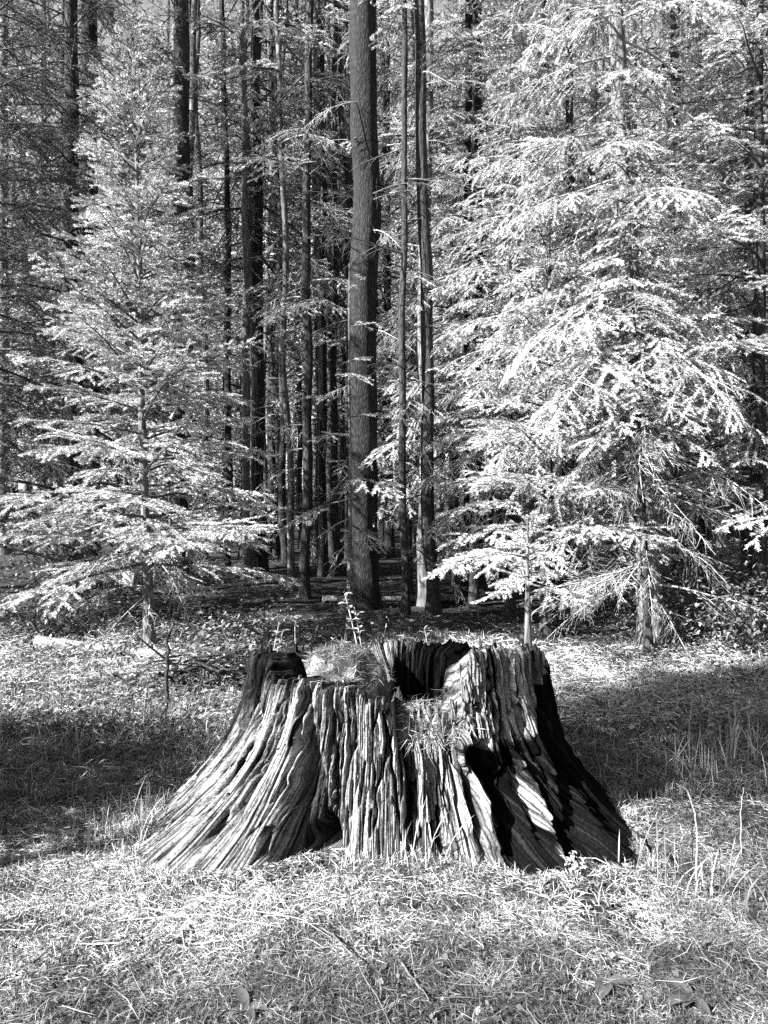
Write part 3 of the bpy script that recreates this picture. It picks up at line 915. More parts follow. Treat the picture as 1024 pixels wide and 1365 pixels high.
fir(1000, 780, 11.5, 12.0, 'tall fir high behind the right edge fir', 1.8, 3.0, .14, 80, style=2, seed=20, elo=-.3, ehi=.3, powr=.5, bark=BARK_DARK)
fir(465, 850, 7.35, 3.6, 'thin pale sapling pole standing before the thick central trunk', .62, .9, .024, 14, style=0, seed=21, elo=-.35, ehi=.3, bark=BARK_PALE, dead=9, dead_z=(.4, 1.6), dead_L=(.25, .5))
fir(632, 800, 9.6, 8.6, 'slender fir with pale layered sprays between the dark leaning trunk and the bright firs', 1.05, 2.0, .06, 110, style=0, seed=24, elo=-.3, ehi=.35, powr=.5, bark=BARK_DARK)
fir(680, 840, 8.6, 6.4, 'bushy fir between the thick dark trunk and the broad bright fir', 1.15, 1.2, .06, 110, style=1, seed=25, elo=-.3, ehi=.35, powr=.6, bark=BARK_DARK)
fir(545, 790, 10.6, 3.2, 'small dark stemmed fir in the gap right of the central trunk', .75, 1.1, .05, 26, style=0, seed=22, elo=-.3, ehi=.4, bark=BARK_DARK, dead=6, dead_style=1)
fir(600, 775, 12.2, 4.2, 'small fir with low pale sprays beside the thick dark trunk', .9, .8, .05, 34, style=1, seed=23, elo=-.3, ehi=.4, bark=BARK_DARK)


# ------------------------------------------------------------------ the bare trunks of the forest
def pole(qx, top_x, qb, Y, wpx, H, label, bark, seed, nd=10, nb=10, zb=3.5, style=2, cat='tree', Lb=1.1, name='pine_tree', flare=.45, taper=.55, zd=(.6, 7)):
    random.seed(seed)
    x = (qx - CXP) / F * Y; r = wpx / 2 / F * Y
    zt = CAMZ + 640 / F * Y                       # height that the top of the picture reaches here
    ln = ((top_x - qx) / F * Y) * H / zt
    root = thing(name, (x, Y, float(gh(x, Y))), label, cat)
    link('trunk', trunk_mesh('trunk', H, r * 1.08, r * taper, bark, seed, k=18, lean=(ln, 0), flare=flare, wob=.06), root)
    for i in range(int(nd * 1.8)):
        z = random.uniform(*zd)
        add_dead(root, random.uniform(.45, 1.3), z, random.uniform(0, 6.28), random.uniform(-.35, .25), 1 if random.random() < .7 else 0, (ln * z / H, 0))
    for i in range(int(nb * 1.5)):
        z = random.uniform(zb * .62, H) if i % 3 else random.uniform(zb * .45, zb)
        add_bough(root, Lb * random.uniform(.6, 1.3), z, random.uniform(0, 6.28), random.uniform(-.4, .15), random.choice((0, 1, style)), 0, (ln * z / H, 0))
    return root


pole(485, 487, 808, 9.4, 37, 16, 'thickest straight trunk with furrowed bark at the centre of the picture', BARK_MID, 31, nd=16, nb=12, zb=15, flare=.3, taper=.8, zd=(1.5, 8.0))
pole(577, 561, 800, 8.9, 17, 16, 'dark slim trunk leaning slightly left beside the thick central trunk', BARK_DARK, 32, nd=14, nb=10, zb=14, flare=.3)
pole(408, 411, 800, 10.3, 12, 14, 'long dark thin trunk midway between sunlit young fir and central trunk', BARK_DARK, 33, nd=14, nb=20, zb=7.5)
pole(388, 372, 800, 10.8, 9, 13, 'thin pale stem touching the left side of the long dark thin trunk', BARK_PALE, 34, nd=12, nb=16, zb=7.0)
pole(347, 343, 770, 12.8, 16, 15, 'dark trunk standing close behind a pale one right of the sunlit young fir', BARK_DARK, 35, nd=12, nb=22, zb=9.0)
pole(330, 325, 770, 12.2, 10, 15, 'pale narrow trunk lit on its left side beside a darker one', BARK_PALE, 36, nd=10, nb=18, zb=9.0)
pole(303, 300, 765, 13.0, 9, 15, 'very dark straight pole just right of the sunlit young fir', BARK_DARK, 37, nd=12, nb=18, zb=9.5)
pole(240, 240, 780, 11.6, 23, 16, 'broad black trunk hidden behind the top of the sunlit young fir', BARK_DARK, 38, nd=12, nb=18, zb=8.0)
pole(251, 256, 770, 12.6, 10, 15, 'pale thin trunk close to the right edge of the broad black trunk', BARK_PALE, 39, nd=8, nb=14, zb=9.0)
pole(122, 121, 780, 11.4, 25, 16, 'broad dark trunk near the upper left corner', BARK_DARK, 40, nd=10, nb=22, zb=7.5)
pole(432, 431, 770, 12.6, 8, 15, 'slender dark trunk nearest the left of the central trunk pair', BARK_MID, 41, nd=10, nb=18, zb=9.0)
pole(449, 447, 768, 12.9, 9, 15, 'slender dark trunk almost touching the left edge of the central trunk', BARK_DARK, 42, nd=10, nb=18, zb=9.5)
pole(555, 553, 760, 14.0, 8, 15, 'pale slim stem lit just left of the dark leaning trunk', BARK_PALE, 43, nd=8, nb=16, zb=9.0)
pole(905, 903, 780, 11.8, 15, 15, 'dark straight trunk high between the drooping fir and the right edge', BARK_DARK, 44, nd=14, nb=20, zb=8.0)
pole(690, 690, 780, 12.5, 13, 14, 'dark trunk glimpsed through bright boughs above the right half of the stump', BARK_DARK, 45, nd=10, nb=18, zb=7.5)
pole(722, 720, 775, 13.2, 20, 15, 'broad dark trunk glimpsed behind the broad bright fir', BARK_DARK, 46, nd=10, nb=20, zb=8.5)
pole(789, 790, 775, 13.0, 12, 15, 'dark trunk glimpsed behind the narrow nodding fir', BARK_DARK, 47, nd=10, nb=20, zb=8.0)
pole(328, 330, 745, 16.0, 16, 9, 'short dark trunk base visible below the boughs right of the sunlit young fir', BARK_DARK, 48, nd=8, nb=12, zb=3.0)
pole(540, 536, 805, 8.8, 10, 10, 'dark thin stem with pale left edge right of the central trunk foot', BARK_DARK, 49, nd=10, nb=6, zb=3.0, style=0, Lb=.6)
pole(568, 570, 790, 9.6, 20, 9, 'pale barked trunk foot glowing in the gap behind the stump', BARK_PALE, 50, nd=8, nb=14, zb=3.4, style=1)
pole(605, 603, 788, 11.2, 7, 6, 'thin dark pole left of the thick dark trunk', BARK_DARK, 51, nd=8, nb=10, zb=3.0, style=0, Lb=.7)


# ------------------------------------------------------------------ the forest beyond
def far_crown(H, Lmax, z0, n, seed, powr, elo, ehi):
    rs = np.random.default_rng(seed)
    lib = []
    for k in range(6):
        gg = bough_geo(1.0, 700 + seed * 10 + k, per_m=52, nl=.062, nw=.016, sp=.10, droop=.5, hang=.4, wood_k=2, tert=True, twr=1.6)
        lib.append((np.concatenate(gg.V), gg.Fs, gg.m, np.concatenate(gg.t)))
    G = Geo()
    for i in range(n):
        f = ((i + .5) / n) ** .9
        z = z0 + (H - z0) * f * .985; az = i * 2.4 + rs.uniform(-.4, .4)
        L = (Lmax * (1 - f) ** powr + .2) * rs.uniform(.6, 1.15); el = elo + (ehi - elo) * f + rs.uniform(-.2, .2)
        V, Fs, ms, tn = lib[rs.integers(0, 6)]
        Mx = np.array(Matrix.Rotation(az, 3, 'Z') @ Matrix.Rotation(-el, 3, 'Y') @ Matrix.Rotation(rs.uniform(-.4, .4), 3, 'X'))
        V2 = (V * np.array([L, L, L])) @ Mx.T + np.array([0, 0, z])
        base = G.n
        G.V.append(V2); G.t.append(np.clip(tn + rs.normal(0, .12), 0, 1)); G.n += len(V2)
        for fa, m in zip(Fs, ms): G.Fs.append(fa + base); G.m.append(m)
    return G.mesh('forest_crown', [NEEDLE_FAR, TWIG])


FARK = []
for (H, Lm, z0, n, pw, elo, ehi, r, bark) in [(7, 1.5, .7, 60, .8, -.2, .6, .07, BARK_DARK), (11, 1.8, 1.6, 75, .6, -.35, .5, .11, BARK_MID), (16, 2.0, 3.0, 85, .5, -.4, .4, .13, BARK_DARK),
                                        (20, 2.1, 5.5, 85, .45, -.45, .3, .15, BARK_PALE), (24, 2.3, 6.0, 100, .45, -.4, .3, .17, BARK_DARK)]:
    sd = len(FARK) + 1
    FARK.append((H, far_crown(H, Lm, z0, n, sd, pw, elo, ehi), trunk_mesh('forest_trunk', H, r, .03, bark, sd, k=9)))


ANCHOR = [(0, 'the left edge'), (121, 'the corner trunk'), (240, 'the black trunk'), (300, 'the dark pole'), (345, 'the paired trunks'), (408, 'the long thin trunk'), (485, 'the central trunk'),
          (570, 'the leaning trunk'), (632, 'the thick dark trunk'), (722, 'the hidden broad trunk'), (850, 'the drooping fir'), (903, 'the right straight trunk'), (1024, 'the right edge')]


def thin_poles():
    random.seed(91)
    lib = [trunk_mesh('thin_trunk', 16, r, r * .45, b, 60 + i, k=8, wob=.10, lean=(ln, 0)) for i, (r, b, ln) in enumerate([(.055, BARK_DARK, .3), (.075, BARK_DARK, -.4), (.05, BARK_PALE, .1), (.065, BARK_PALE, -.2), (.09, BARK_MID, .2)])]
    for i in range(30):
        y = random.uniform(12.5, 21)
        q = random.uniform(205, 600) if i < 22 else random.uniform(600, 1000)
        x = (q - CXP) / F * y
        lf = max(a for a in ANCHOR if a[0] <= q); rt = min(a for a in ANCHOR if a[0] > q)
        root = thing('thin_pole', (x, y, float(gh(x, y))), 'thin bare pole standing between %s and %s' % (lf[1], rt[1]), 'tree', 'thin bare poles inside the forest')
        root.rotation_euler.z = random.choice((0, 3.14))
        link('trunk', random.choice(lib), root)
        for k in range(12):
            add_dead(root, random.uniform(.4, 1.1), random.uniform(1, 10), random.uniform(0, 6.28), random.uniform(-.3, .3), random.choice((0, 1, 1)))


def forest():
    random.seed(77)
    placed = []
    tries = 0
    def ok(x, y, dmin):
        return all((x - a) ** 2 + (y - b) ** 2 > dmin * dmin for a, b in placed)
    spec = [(13.5, 20, 26, 1.2), (20, 30, 40, 1.5), (30, 44, 66, 1.6), (44, 60, 60, 1.7)]
    for y0, y1, n, dm in spec:
        c = 0; tries = 0
        while c < n and tries < 4000:
            tries += 1
            y = random.uniform(y0, y1); x = random.uniform(-.60, .60) * y
            if not ok(x, y, dm): continue
            if y < 24 and abs(x / y * F + CXP - 570) < 40: continue       # the gap of lit ground behind the stump
            placed.append((x, y))
            k = random.choices(range(5), [.22, .24, .22, .18, .14] if y < 30 else [.05, .12, .25, .28, .30])[0]
            H, cr, tr = FARK[k]
            yb = int(y)
            q = x / y * F + CXP
            lf = max((a for a in ANCHOR if a[0] <= q), default=None); rt = min((a for a in ANCHOR if a[0] > q), default=None)
            where = 'between %s and %s' % (lf[1], rt[1]) if lf and rt else ('left of ' + rt[1] if rt else 'right of ' + lf[1])
            if y < 20: lab, gp = 'forest fir close behind, %s' % where, 'front rows of the forest'
            elif 0: lab, gp = 'slim fir in the front rows of the forest just behind the bare trunks', 'front rows of the forest'
            elif y < 30: lab, gp = 'fir in the middle rows of the forest, half hidden by nearer trunks', 'middle rows of the forest'
            else: lab, gp = 'distant fir in the deepest rows of the forest, seen through gaps', 'deepest rows of the forest'
            root = thing('forest_fir', (x, y, float(gh(x, y))), lab, 'tree', gp)
            s = random.uniform(.8, 1.2)
            root.rotation_euler.z = random.uniform(0, 6.28)
            root.scale = (s, s, s)
            link('trunk', tr, root); link('crown', cr, root)
            c += 1


forest()
thin_poles()


# firs outside the frame whose shade crosses the clearing (they stand left of the camera's view)
def off_fir(x, y, H, Lm, n, seed, label, z0=.25):
    random.seed(seed)
    root = thing('fir_tree', (x, y, float(gh(x, y))), label, 'fir tree')
    link('trunk', trunk_mesh('trunk', H, .04, .006, BARK_DARK, seed), root)
    for i in range(n):
        f = (i + .5) / n
        z = z0 + (H - z0) * f * .97
        add_bough(root, (Lm * (1 - f) ** .6 + .2) * random.uniform(.8, 1.1), z, i * 2.4, -.1 + .6 * f, 0)
    return root


off_fir(-3.25, 2.85, 1.95, .85, 90, 61, 'low bushy fir just outside the left edge, shading the grass left of the stump', .1)
off_fir(-4.4, 2.75, 2.7, 1.0, 100, 62, 'taller bushy fir outside the left edge, behind the low shading fir', .15)
off_fir(-3.9, 2.2, 2.3, .8, 80, 63, 'bushy fir outside the left edge, nearest the camera of the shading firs', .15)
off_fir(-6.5, .35, 10.2, 1.1, 150, 64, 'high crowned fir outside the left edge whose top shades the meadow right of the stump', 6.7)
off_fir(-8.0, -.4, 11.6, 1.1, 150, 65, 'taller high crowned fir outside the left edge, behind the other one', 8.0)
off_fir(-5.6, 2.7, 2.9, 1.1, 100, 66, 'wide bushy fir outside the left edge, farthest from the clearing', .15)


def tall_off(x, y, k, s, rot, label, gp=None):
    H, cr, tr = FARK[k]
    root = thing('forest_fir', (x, y, float(gh(x, y))), label, 'tree', gp)
    root.rotation_euler.z = rot; root.scale = (s, s, s)
    link('trunk', tr, root); link('crown', cr, root)


for i, (x, y, k, s_) in enumerate([(7, 2, 2, 1), (8.5, -1, 3, 1), (6.5, -4, 2, .9), (9.5, 4.5, 4, .9), (3.5, -6.5, 3, .9), (0, -7.5, 2, 1), (-3.5, -8, 3, 1), (10, 8, 3, 1), (7.5, 6.3, 1, 1), (5.2, -8, 4, .9), (12, 1, 4, 1), (-11, 8.5, 3, 1), (-9, 10, 2, 1), (-8, 6.2, 1, .8)]):
    tall_off(x, y, k, s_, i * 1.7, 'fir standing round the clearing outside the picture', 'firs round the clearing outside the picture')


# ------------------------------------------------------------------ ground cover
def scatter(n, y0, y1, fn=None, pad=.25):
    """n points over the visible ground between two distances, denser near the camera"""
    u = rng.random(n)
    Y = 1 / (1 / y0 + (1 / y1 - 1 / y0) * u)
    X = (rng.random(n) * 2 - 1) * (Y * .52 + pad)
    if fn is not None:
        k = rng.random(n) < fn(X, Y); X, Y = X[k], Y[k]
    rr = np.hypot((X - SC[0]), (Y - SC[1]))
    th = np.degrees(np.arctan2(Y - SC[1], X - SC[0])) % 360
    th = np.where(th < 90, th + 360, th)
    k = rr > r_outer(th, np.zeros_like(th)) - .06
    X, Y = X[k], Y[k]
    return np.stack([X, Y, gh(X, Y)], -1)


def patch(P, s, seed):
    return fbm(P[:, 0] * s, P[:, 1] * s, seed, 3)


def stuff(name, g, mats, label, cat='grass'):
    o = link(name, g.mesh(name, mats))
    tag(o, label, cat, kind='stuff')
    return o


# straw and needles lying flat over the foreground
def bright(P):
    """straw tone: random patches, a sun patch painted in at left, darker near camera"""
    return np.clip(-.35 + 1.5 * patch(P, 1.5, 5) + .9 * patch(P, 7.0, 15) - .25 + 0 * P[:, 0] + .25 * np.exp(-((P[:, 0] + .7) / .5) ** 2 - ((P[:, 1] - 2.75) / .25) ** 2) - .5 * np.clip((2.55 - P[:, 1]) / .5, 0, 1) * patch(P, 3.1, 8), .05, 1)


g = Geo()
P = scatter(400000, 1.85, 4.2, lambda x, y: np.clip(fbm(x * 9, y * 9, 17, 3) * 3 - .7, .12, 1))
P[:, 2] += rng.uniform(-.006, .018, len(P))
straws(g, P, .031, .0015, np.clip(rng.random(len(P)) ** 1.6 * bright(P) * 1.9, 0, 1), .24)
P = scatter(6000, 1.85, 4.6)
P[:, 2] += rng.uniform(.0, .025, len(P))
straws(g, P, .10, .0018, np.clip(.1 + rng.random(len(P)) * bright(P) * 1.4, 0, 1), .14)
P = scatter(50000, 3.6, 9)
P[:, 2] += rng.uniform(-.004, .03, len(P))
straws(g, P, .09, .0046, rng.random(len(P)) ** 1.5 * .8 * np.where((P[:, 0] > -.7) & (P[:, 0] < 2.2) & (P[:, 1] > 5.2 + .9 * np.clip(P[:, 0], 0, 2)), .25, 1), .25)  # straw behind the stump toned down as painted shade
P = scatter(60000, 4.6, 8.2, lambda x, y: np.where((x > .6) & (y < 7.2), .9, np.where((x < -1.2) & (y > 5.6), .6, .05)))
P[:, 2] += rng.uniform(0, .07, len(P))
straws(g, P, .10, .0050, .35 + .65 * rng.random(len(P)), .25)
# straws and dead blades caught against the roots
a = rng.uniform(180, 358, 9000)
r_ = r_outer(a, np.zeros_like(a)) + np.abs(rng.normal(0, .05, len(a))) - .02
P = np.stack([SC[0] + r_ * np.cos(np.radians(a)), SC[1] + r_ * np.sin(np.radians(a)), np.zeros(len(a))], -1)
k = vnoise(a * .25, a * 0, 3) > .35
P = P[k]; P[:, 2] = gh(P[:, 0], P[:, 1]) + rng.uniform(-.01, .015, len(P))
straws(g, P, .05, .0022, rng.random(len(P)) ** 1.3, .5)
blades(g, P[:500], .06, .0026, rng.random(500), lean=.7, seg=3)
stuff('straw_litter', g, [STRAW], 'dry straw and needles matted over the clearing', 'litter')

# short grass growing through it
g = Geo()
P = scatter(60000, 1.85, 4.6, lambda x, y: np.clip(fbm(x * 4, y * 4, 13, 3) * 4 - 1.7, .02, 1))
blades(g, P, .040, .0022, .05 + .75 * rng.random(len(P)) ** 1.5, lean=1.0)
P = scatter(60000, 3.5, 7.5)
blades(g, P, .07, .0042, .1 + .8 * rng.random(len(P)) * patch(P, 1.2, 6) * 1.5, lean=1.0)
P = scatter(8000, 3.3, 6.5, lambda x, y: np.clip(fbm(x * .9, y * .9, 19, 3) * 3 - 1.2, 0, 1))
blades(g, P, .15, .004, .3 + .7 * rng.random(len(P)), lean=.7, seg=3)
stuff('meadow_grass', g, [GRASS], 'short tangled grass across the clearing')


def leaf_quads(g, P, size, tone, tilt=.5, mat=0):
    n = len(P)
    az = rng.uniform(0, 2 * np.pi, n); ti = rng.normal(0, tilt, n)
    s = np.broadcast_to(size, (n,)) * rng.uniform(.6, 1.4, n)
    d_ = np.stack([np.cos(az) * np.cos(ti), np.sin(az) * np.cos(ti), np.sin(ti)], -1)
    sd = np.stack([-np.sin(az), np.cos(az), rng.normal(0, .35, n)], -1)
    a = P; b = P + d_ * (s * .5)[:, None] + sd * (s * .32)[:, None]; c = P + d_ * s[:, None] - np.array([0, 0, .12]) * s[:, None]; e = P + d_ * (s * .5)[:, None] - sd * (s * .32)[:, None]
    V = np.stack([a, b, c, e], 1).reshape(-1, 3)
    k = np.arange(n)[:, None] * 4
    g.add(V, k + np.array([[0, 1, 2, 3]]), mat, np.repeat(tone, 4))


# low broad-leaved cover
g = Geo()
P = scatter(52000, 4.3, 9.0, lambda x, y: np.clip((fbm(x * 1.1, y * 1.1, 23, 3) * 2.4 - .55) * np.where(x < 0, 1.2, .9) * np.where((y > 5.0) & (x > -1.1) & (x < 1.7), .1, 1), 0, 1))
P[:, 2] += rng.random(len(P)) ** 2 * .13
leaf_quads(g, P, .010 + .024 * rng.random(len(P)) ** 2 + .016 * patch(P, 3, 27), rng.random(len(P)) ** 1.6)
P = scatter(9000, 1.9, 4.0, lambda x, y: np.clip(fbm(x * 1.8, y * 1.8, 29, 3) * 3 - 1.1, 0, 1))
P[:, 2] += rng.random(len(P)) * .02
leaf_quads(g, P, .02, rng.random(len(P)) * .25)
P = scatter(16000, 7.5, 16.0, lambda x, y: np.where((x > -1.2) & (x < 2.6), .12, 1))
P[:, 2] += rng.random(len(P)) ** 3 * .12
leaf_quads(g, P, .05, rng.random(len(P)) * .7)
stuff('leafy_ground_cover', g, [LEAF], 'low leafy plants covering the ground behind the stump', 'ground cover')


# ------------------------------------------------------------------ tufts, seedlings, sticks, logs
def tuft(qx, qb, n, Lm, label, spread=.1, seed=1, lean=.35, mat=GRASS, wd=.005, group=None):
    Y = CAMZ * F / (qb - HORIZON); x = (qx - CXP) / F * Y
    g = Geo()
    P = np.stack([rng.normal(0, spread, n), rng.normal(0, spread * .7, n), np.zeros(n)], -1)
    blades(g, P, Lm, wd, .35 + .65 * rng.random(n), lean=lean, seg=4)
    o = link('grass_tuft', g.mesh('grass_tuft', [mat]), None, (x, Y, float(gh(x, Y)) - .01))
    return tag(o, label, 'grass tuft', group)


tuft(172, 1118, 70, .19, 'grass tuft against the left root of the stump', .09)
tuft(60, 1010, 40, .18, 'grass tuft in the shade near the left edge', .10)
tuft(95, 1020, 30, .15, 'smaller grass tuft in the shade, right beside the left edge tuft', .07)
tuft(215, 965, 30, .2, 'long bladed grass tuft below the thin dead stake', .10)
tuft(905, 1170, 26, .24, 'tall curved grass tuft right of the darkened foot of the stump', .09, lean=.45)
tuft(965, 1200, 40, .15, 'dense upright grass tuft near the right edge', .10, lean=.45)
tuft(985, 1010, 60, .24, 'pale grass tuft in the shaded meadow at the right edge', .13, mat=STRAW)
tuft(925, 1040, 50, .20, 'pale grass tuft left of the shaded meadow tuft', .12, mat=STRAW)
tuft(548, 1150, 26, .20, 'few straw blades at the foot of the dark slit in the stump', .06, mat=STRAW, lean=.3)
tuft(870, 930, 60, .2, 'grass tuft beside the grey log at the right', .14)


def leaf_blade(L, W, curl=.4, n=6):
    """a broad leaf: midrib along +x, n stations"""
    s = np.linspace(0, 1, n)
    wv = W * np.sin(np.pi * (s * .92 + .04)) ** .8
    x = L * s; z = L * (.18 * s - curl * s * s)
    V = np.concatenate([np.stack([x, -wv / 2, z + wv * .18], -1), np.stack([x, 0 * x, z], -1), np.stack([x, wv / 2, z + wv * .18], -1)])
    i = np.arange(n - 1)
    Q = np.concatenate([np.stack([i, i + 1, n + i + 1, n + i], -1), np.stack([n + i, n + i + 1, 2 * n + i + 1, 2 * n + i], -1)])
    return V, Q


LEAF_ME = {}
for nm, mt in (('pale', LEAF_PALE), ('mid', LEAF), ('dull', LEAF_DARK)):
    for lw, (L, W) in (('round', (1, .62)), ('long', (1, .34))):
        V, Q = leaf_blade(L, W)
        LEAF_ME[(nm, lw)] = make_mesh('leaf_' + lw, V, [Q], [mt], None, {'tone': np.full(len(V), .6)})


def plant(loc, label, stems, leaf, n, size, name='seedling', cat='seedling', top=.35, rosette=False, seed=1, group=None):
    random.seed(seed)
    root = thing(name, loc, label, cat, group)
    g = Geo(); tips = []
    for (dx, dy, h) in stems:
        P = curve((0, 0, -.03), (dx, dy, 1), h, 7, -.1, .09, np.random.default_rng(seed))
        g.tube(P, np.linspace(.006, .002, 7) * (.6 + h), 5, 0); tips.append(P)
    if not rosette: link('stem', g.mesh('stem', [LICHEN]), root)
    for i in range(n):
        P = random.choice(tips)
        f = 1 - top * random.random() ** 1.3
        k = f * 6; j = min(int(k), 5); p = P[j] + (P[j + 1] - P[j]) * (k - j)
        if rosette: p = np.array([0, 0, .01])
        o = bpy.data.objects.new('leaf', LEAF_ME[leaf]); o.parent = root
        s = size * random.uniform(.7, 1.25)
        o.matrix_local = Matrix.Translation(p) @ Matrix.Rotation(i * 2.4 + random.uniform(-.4, .4), 4, 'Z') @ Matrix.Rotation(-random.uniform(.0, .7 if not rosette else .45), 4, 'Y') @ Matrix.Scale(s, 4)
        C.objects.link(o)
    return root


def at(qx, Y):
    x = (qx - CXP) / F * Y
    return (x, Y, float(gh(x, Y)))


plant(at(486, 5.0), 'pale leaved seedling catching the sun behind the middle of the stump', [(.02, 0, .80), (.10, .02, .70)], ('pale', 'round'), 22, .055, seed=2)
plant(at(362, 5.6), 'small pale seedling behind the left rim of the stump', [(0, 0, .56), (.08, 0, .5)], ('mid', 'round'), 16, .05, seed=3)
plant(at(396, 5.9), 'tiny seedling between the small pale seedling and the central trunk', [(0, 0, .50)], ('mid', 'round'), 12, .045, seed=4)
plant(at(570, 5.4), 'faint thin seedling in the shade behind the stump', [(0, 0, .46), (-.2, 0, .4)], ('mid', 'long'), 14, .05, seed=5)
plant(at(498, 5.0), 'short twiggy sprout right beside the pale leaved seedling', [(0, 0, .60)], ('mid', 'long'), 6, .04, seed=6)
plant(at(808, 2.14), 'dull broad leaved rosette in the lower right grass', [(0, 0, .05)], ('dull', 'round'), 8, .075, 'broadleaf_plant', 'plant', rosette=True, seed=7)
plant(at(925, 2.07), 'dull long leaved rosette at the bottom right corner', [(0, 0, .05)], ('dull', 'long'), 10, .085, 'broadleaf_plant', 'plant', rosette=True, seed=8)
plant(at(330, 2.03), 'small dull leaved plant at the bottom left of the grass', [(0, 0, .05)], ('dull', 'long'), 7, .08, 'broadleaf_plant', 'plant', rosette=True, seed=9)
plant(at(240, 2.42), 'pale dried leaf cluster in the bright left grass', [(0, 0, .05)], ('mid', 'round'), 6, .045, 'dried_plant', 'plant', rosette=True, seed=10)
plant(at(768, 2.74), 'bright little bushy herb against the darkened foot of the stump', [(0, 0, .12), (.5, 0, .10), (-.4, .1, .11), (.1, -.4, .09)], ('pale', 'round'), 70, .022, 'herb', 'plant', top=.9, seed=11)
plant(at(720, 2.68), 'bright low herb at the pointed root tip of the stump', [(0, 0, .08), (.5, 0, .07), (-.4, .1, .07)], ('mid', 'round'), 50, .022, 'herb', 'plant', top=.9, seed=12)


def shrub(qx, Y, h, rad, n, label, seed, leaf=LEAF, size=.045):
    rs = np.random.default_rng(seed)
    root = thing('leafy_shrub', at(qx, Y), label, 'shrub')
    g = Geo(); pts = []
    for k in range(9):
        a = rs.uniform(0, 6.28)
        P = curve((0, 0, -.02), (math.cos(a) * .6, math.sin(a) * .6, 1), h * rs.uniform(.7, 1.1), 7, .3, .1, rs)
        g.tube(P, np.linspace(.007, .002, 7), 4, 0); pts.append(P[2:])
    link('stems', g.mesh('stems', [TWIG]), root)
    pts = np.concatenate(pts)
    P = pts[rs.integers(0, len(pts), n)] + rs.normal(0, rad * .3, (n, 3)) * np.array([1, 1, .7])
    P[:, 2] = np.abs(P[:, 2])
    g = Geo(); leaf_quads(g, P, size, rs.random(n), .6)
    link('foliage', g.mesh('foliage', [leaf]), root)
    return root


shrub(930, 7.2, .85, .7, 1500, 'leafy shrub under the drooping fir near the right edge', 1)
shrub(995, 6.6, .75, .6, 1300, 'leafy shrub at the right edge above the grey log', 2)
shrub(60, 7.4, .55, .6, 900, 'low dull shrub under the firs at the left edge', 3, LEAF_DARK)
shrub(300, 6.3, .35, .5, 800, 'low leafy shrub right of the sunlit young fir foot', 4)


def log(p0, p1, r0, r1, label, mat, name='fallen_log', seed=1, k=14):
    p0, p1 = Vector(p0), Vector(p1)
    n = 26
    s = np.linspace(0, 1, n)
    P = np.array(p0)[None, :] * 0 + np.array(p1 - p0)[None, :] * s[:, None]
    P[:, 2] += (fbm(s * 3 + seed, s * 0, seed, 2) - .5) * r0 * .6
    r = r0 + (r1 - r0) * s
    V, Q = tube(P, r, k)
    V = V.reshape(n, k, 3); ctr = P[:, None, :]
    V = ctr + (V - ctr) * (1 + (vnoise(np.arange(k)[None, :] * 1.3 + seed, s[:, None] * 9, seed) - .5) * .35)[..., None]
    V = V.reshape(-1, 3)
    e0 = len(V); V = np.concatenate([V, P[:1] + (P[:1] - P[1:2]) * .1, P[-1:] + (P[-1:] - P[-2:-1]) * .3])
    j = np.arange(k)
    T = np.concatenate([np.stack([np.full(k, e0), (j + 1) % k, j], -1), np.stack([np.full(k, e0 + 1), (n - 1) * k + j, (n - 1) * k + (j + 1) % k], -1)])
    o = link(name, make_mesh(name, V, [Q, T], [mat], [0, 0]), None, p0)
    return tag(o, label, 'log')


def gp(qx, qy, dz=0.0):
    """the ground seen at a pixel"""
    Y = CAMZ * F / (qy - HORIZON)
    x = (qx - CXP) / F * Y
    return (x, Y, float(gh(x, Y)) + dz)


log(gp(52, 862, .055), gp(221, 884, .05), .066, .03, 'bleached tapering log lying in the sun at the left', LOGW, seed=2)
log(gp(838, 934, .04), gp(1060, 942, .04), .028, .045, 'slim grey log along the edge of shade at the right', LOGW, seed=3)
log(gp(330, 866, .04), gp(250, 872, .04), .04, .03, 'short pale log behind the dark brush heap', LOGW, seed=5)
log(gp(430, 801, .05), gp(640, 803, .05), .05, .03, 'thin fallen pole across the dark ground behind the stump', LOGW, seed=6)


def stick(P, r, label, mat=LICHEN, name='stick', cat='stick', k=5, group=None):
    P = np.array([np.array(p, float) for p in P])
    s = np.linspace(0, len(P) - 1, 12)
    Q = np.stack([np.interp(s, np.arange(len(P)), P[:, c]) for c in range(3)], -1)
    Q += rng.normal(0, r * .6, Q.shape)
    g = Geo(); g.tube(Q - Q[0], np.linspace(r, r * .45, 12), k)
    o = link(name, g.mesh(name, [mat]), None, Q[0])
    return tag(o, label, cat, group)


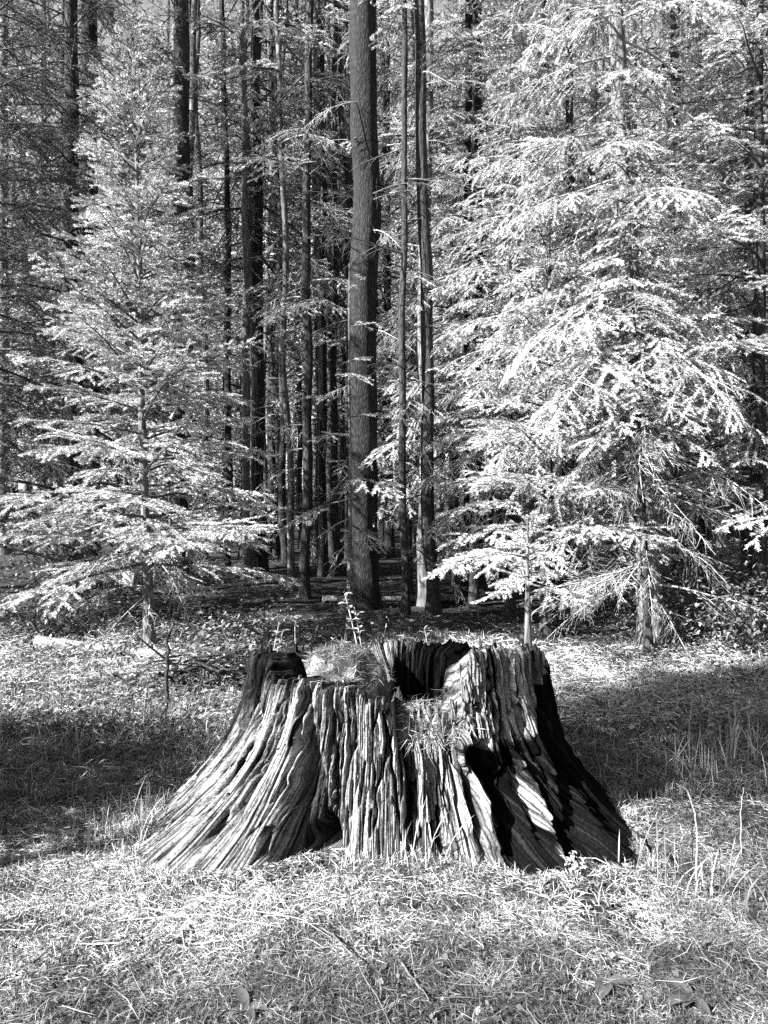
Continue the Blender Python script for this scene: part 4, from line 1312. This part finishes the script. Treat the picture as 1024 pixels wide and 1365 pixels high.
stick([gp(222, 955, -.02), px(223, 880, 4.85), px(226, 835, 4.85)], .016, 'thin dark dead stake in front of the bleached log', BARK_DARK, 'dead_stake', 'stake')
stick([gp(160, 1233, .02), gp(270, 1230, .04), gp(380, 1243, .02)], .0022, 'long straw coloured stick lying across the bright left grass', STRAW)
stick([gp(330, 1222, .03), gp(400, 1232, .03), gp(455, 1258, .01)], .0018, 'bent pale stick right of the dried leaf cluster', STRAW)
stick([gp(430, 1240, .02), gp(470, 1290, .05), gp(520, 1375, .02)], .0035, 'dark mottled stick in the bottom centre grass', TWIG)
stick([gp(410, 1315, .01), gp(455, 1282, .04)], .004, 'short dark twig crossing the mottled stick', TWIG)
stick([gp(44, 1292, .02), gp(82, 1268, .04)], .005, 'short dark twig in the lower left grass', TWIG)
stick([gp(535, 1290, .02), gp(570, 1345, .03)], .004, 'short dark twig right of the mottled stick', TWIG)
stick([gp(929, 1170), px(929, 1100, 2.75), px(924, 1075, 2.75), px(913, 1046, 2.75)], .004, 'single tall bent dead stalk at the right', LICHEN, 'dead_stalk', 'stalk')
stick([gp(988, 1135), px(988, 1080, 3.0), px(991, 1050, 3.0)], .0025, 'thin upright dead stalk at the right edge of the shade', LICHEN, 'dead_stalk', 'stalk')
stick([gp(868, 1150, .05), px(852, 1112, 2.8), px(838, 1098, 2.85)], .007, 'dark splinter leaning on the right root of the stump', BARK_DARK, 'splinter')


def brush_heap():
    rs = np.random.default_rng(5)
    x, y, z = at(272, 5.6)
    g = Geo()
    for k in range(170):
        p = np.array([rs.normal(0, .22), rs.normal(0, .18), abs(rs.normal(.10, .07))])
        a = rs.uniform(0, 6.28)
        P = curve(p, (math.cos(a), math.sin(a), rs.normal(0, .25)), rs.uniform(.15, .5), 5, .3, .12, rs)
        g.tube(P, np.linspace(rs.uniform(.004, .014), .002, 5), 4, 0)
    o = link('brush_heap', g.mesh('brush_heap', [BARK_DARK]), None, (x, y, z))
    tag(o, 'low dark heap of dead twigs left of the stump', 'brush', kind='stuff')


brush_heap()


def hanging_tag():
    p = px(170, 771, 6.75)
    root = thing('hanging_tag', p, 'small pale square tag hanging among the bare lower twigs of the sunlit fir', 'tag')
    a, b, c = .058, .006, .062
    V = np.array([[sx * a + (.012 if sz > 0 else 0), sy * b, sz * c] for sx in (-1, 1) for sy in (-1, 1) for sz in (-1, 1)], float)
    Q = np.array([[0, 1, 3, 2], [4, 6, 7, 5], [0, 4, 5, 1], [2, 3, 7, 6], [0, 2, 6, 4], [1, 5, 7, 3]])
    link('plate', make_mesh('plate', V, [Q], [PLATE], None, None, False), root)
    g = Geo(); g.tube(np.array([[-.02, -.002, .055], [-.01, 0, .10], [.03, .03, .16]]), [.003, .003, .003], 5)
    link('cord', g.mesh('cord', [TWIG]), root)
    root.rotation_euler = (0, R(8), R(-20))


hanging_tag()
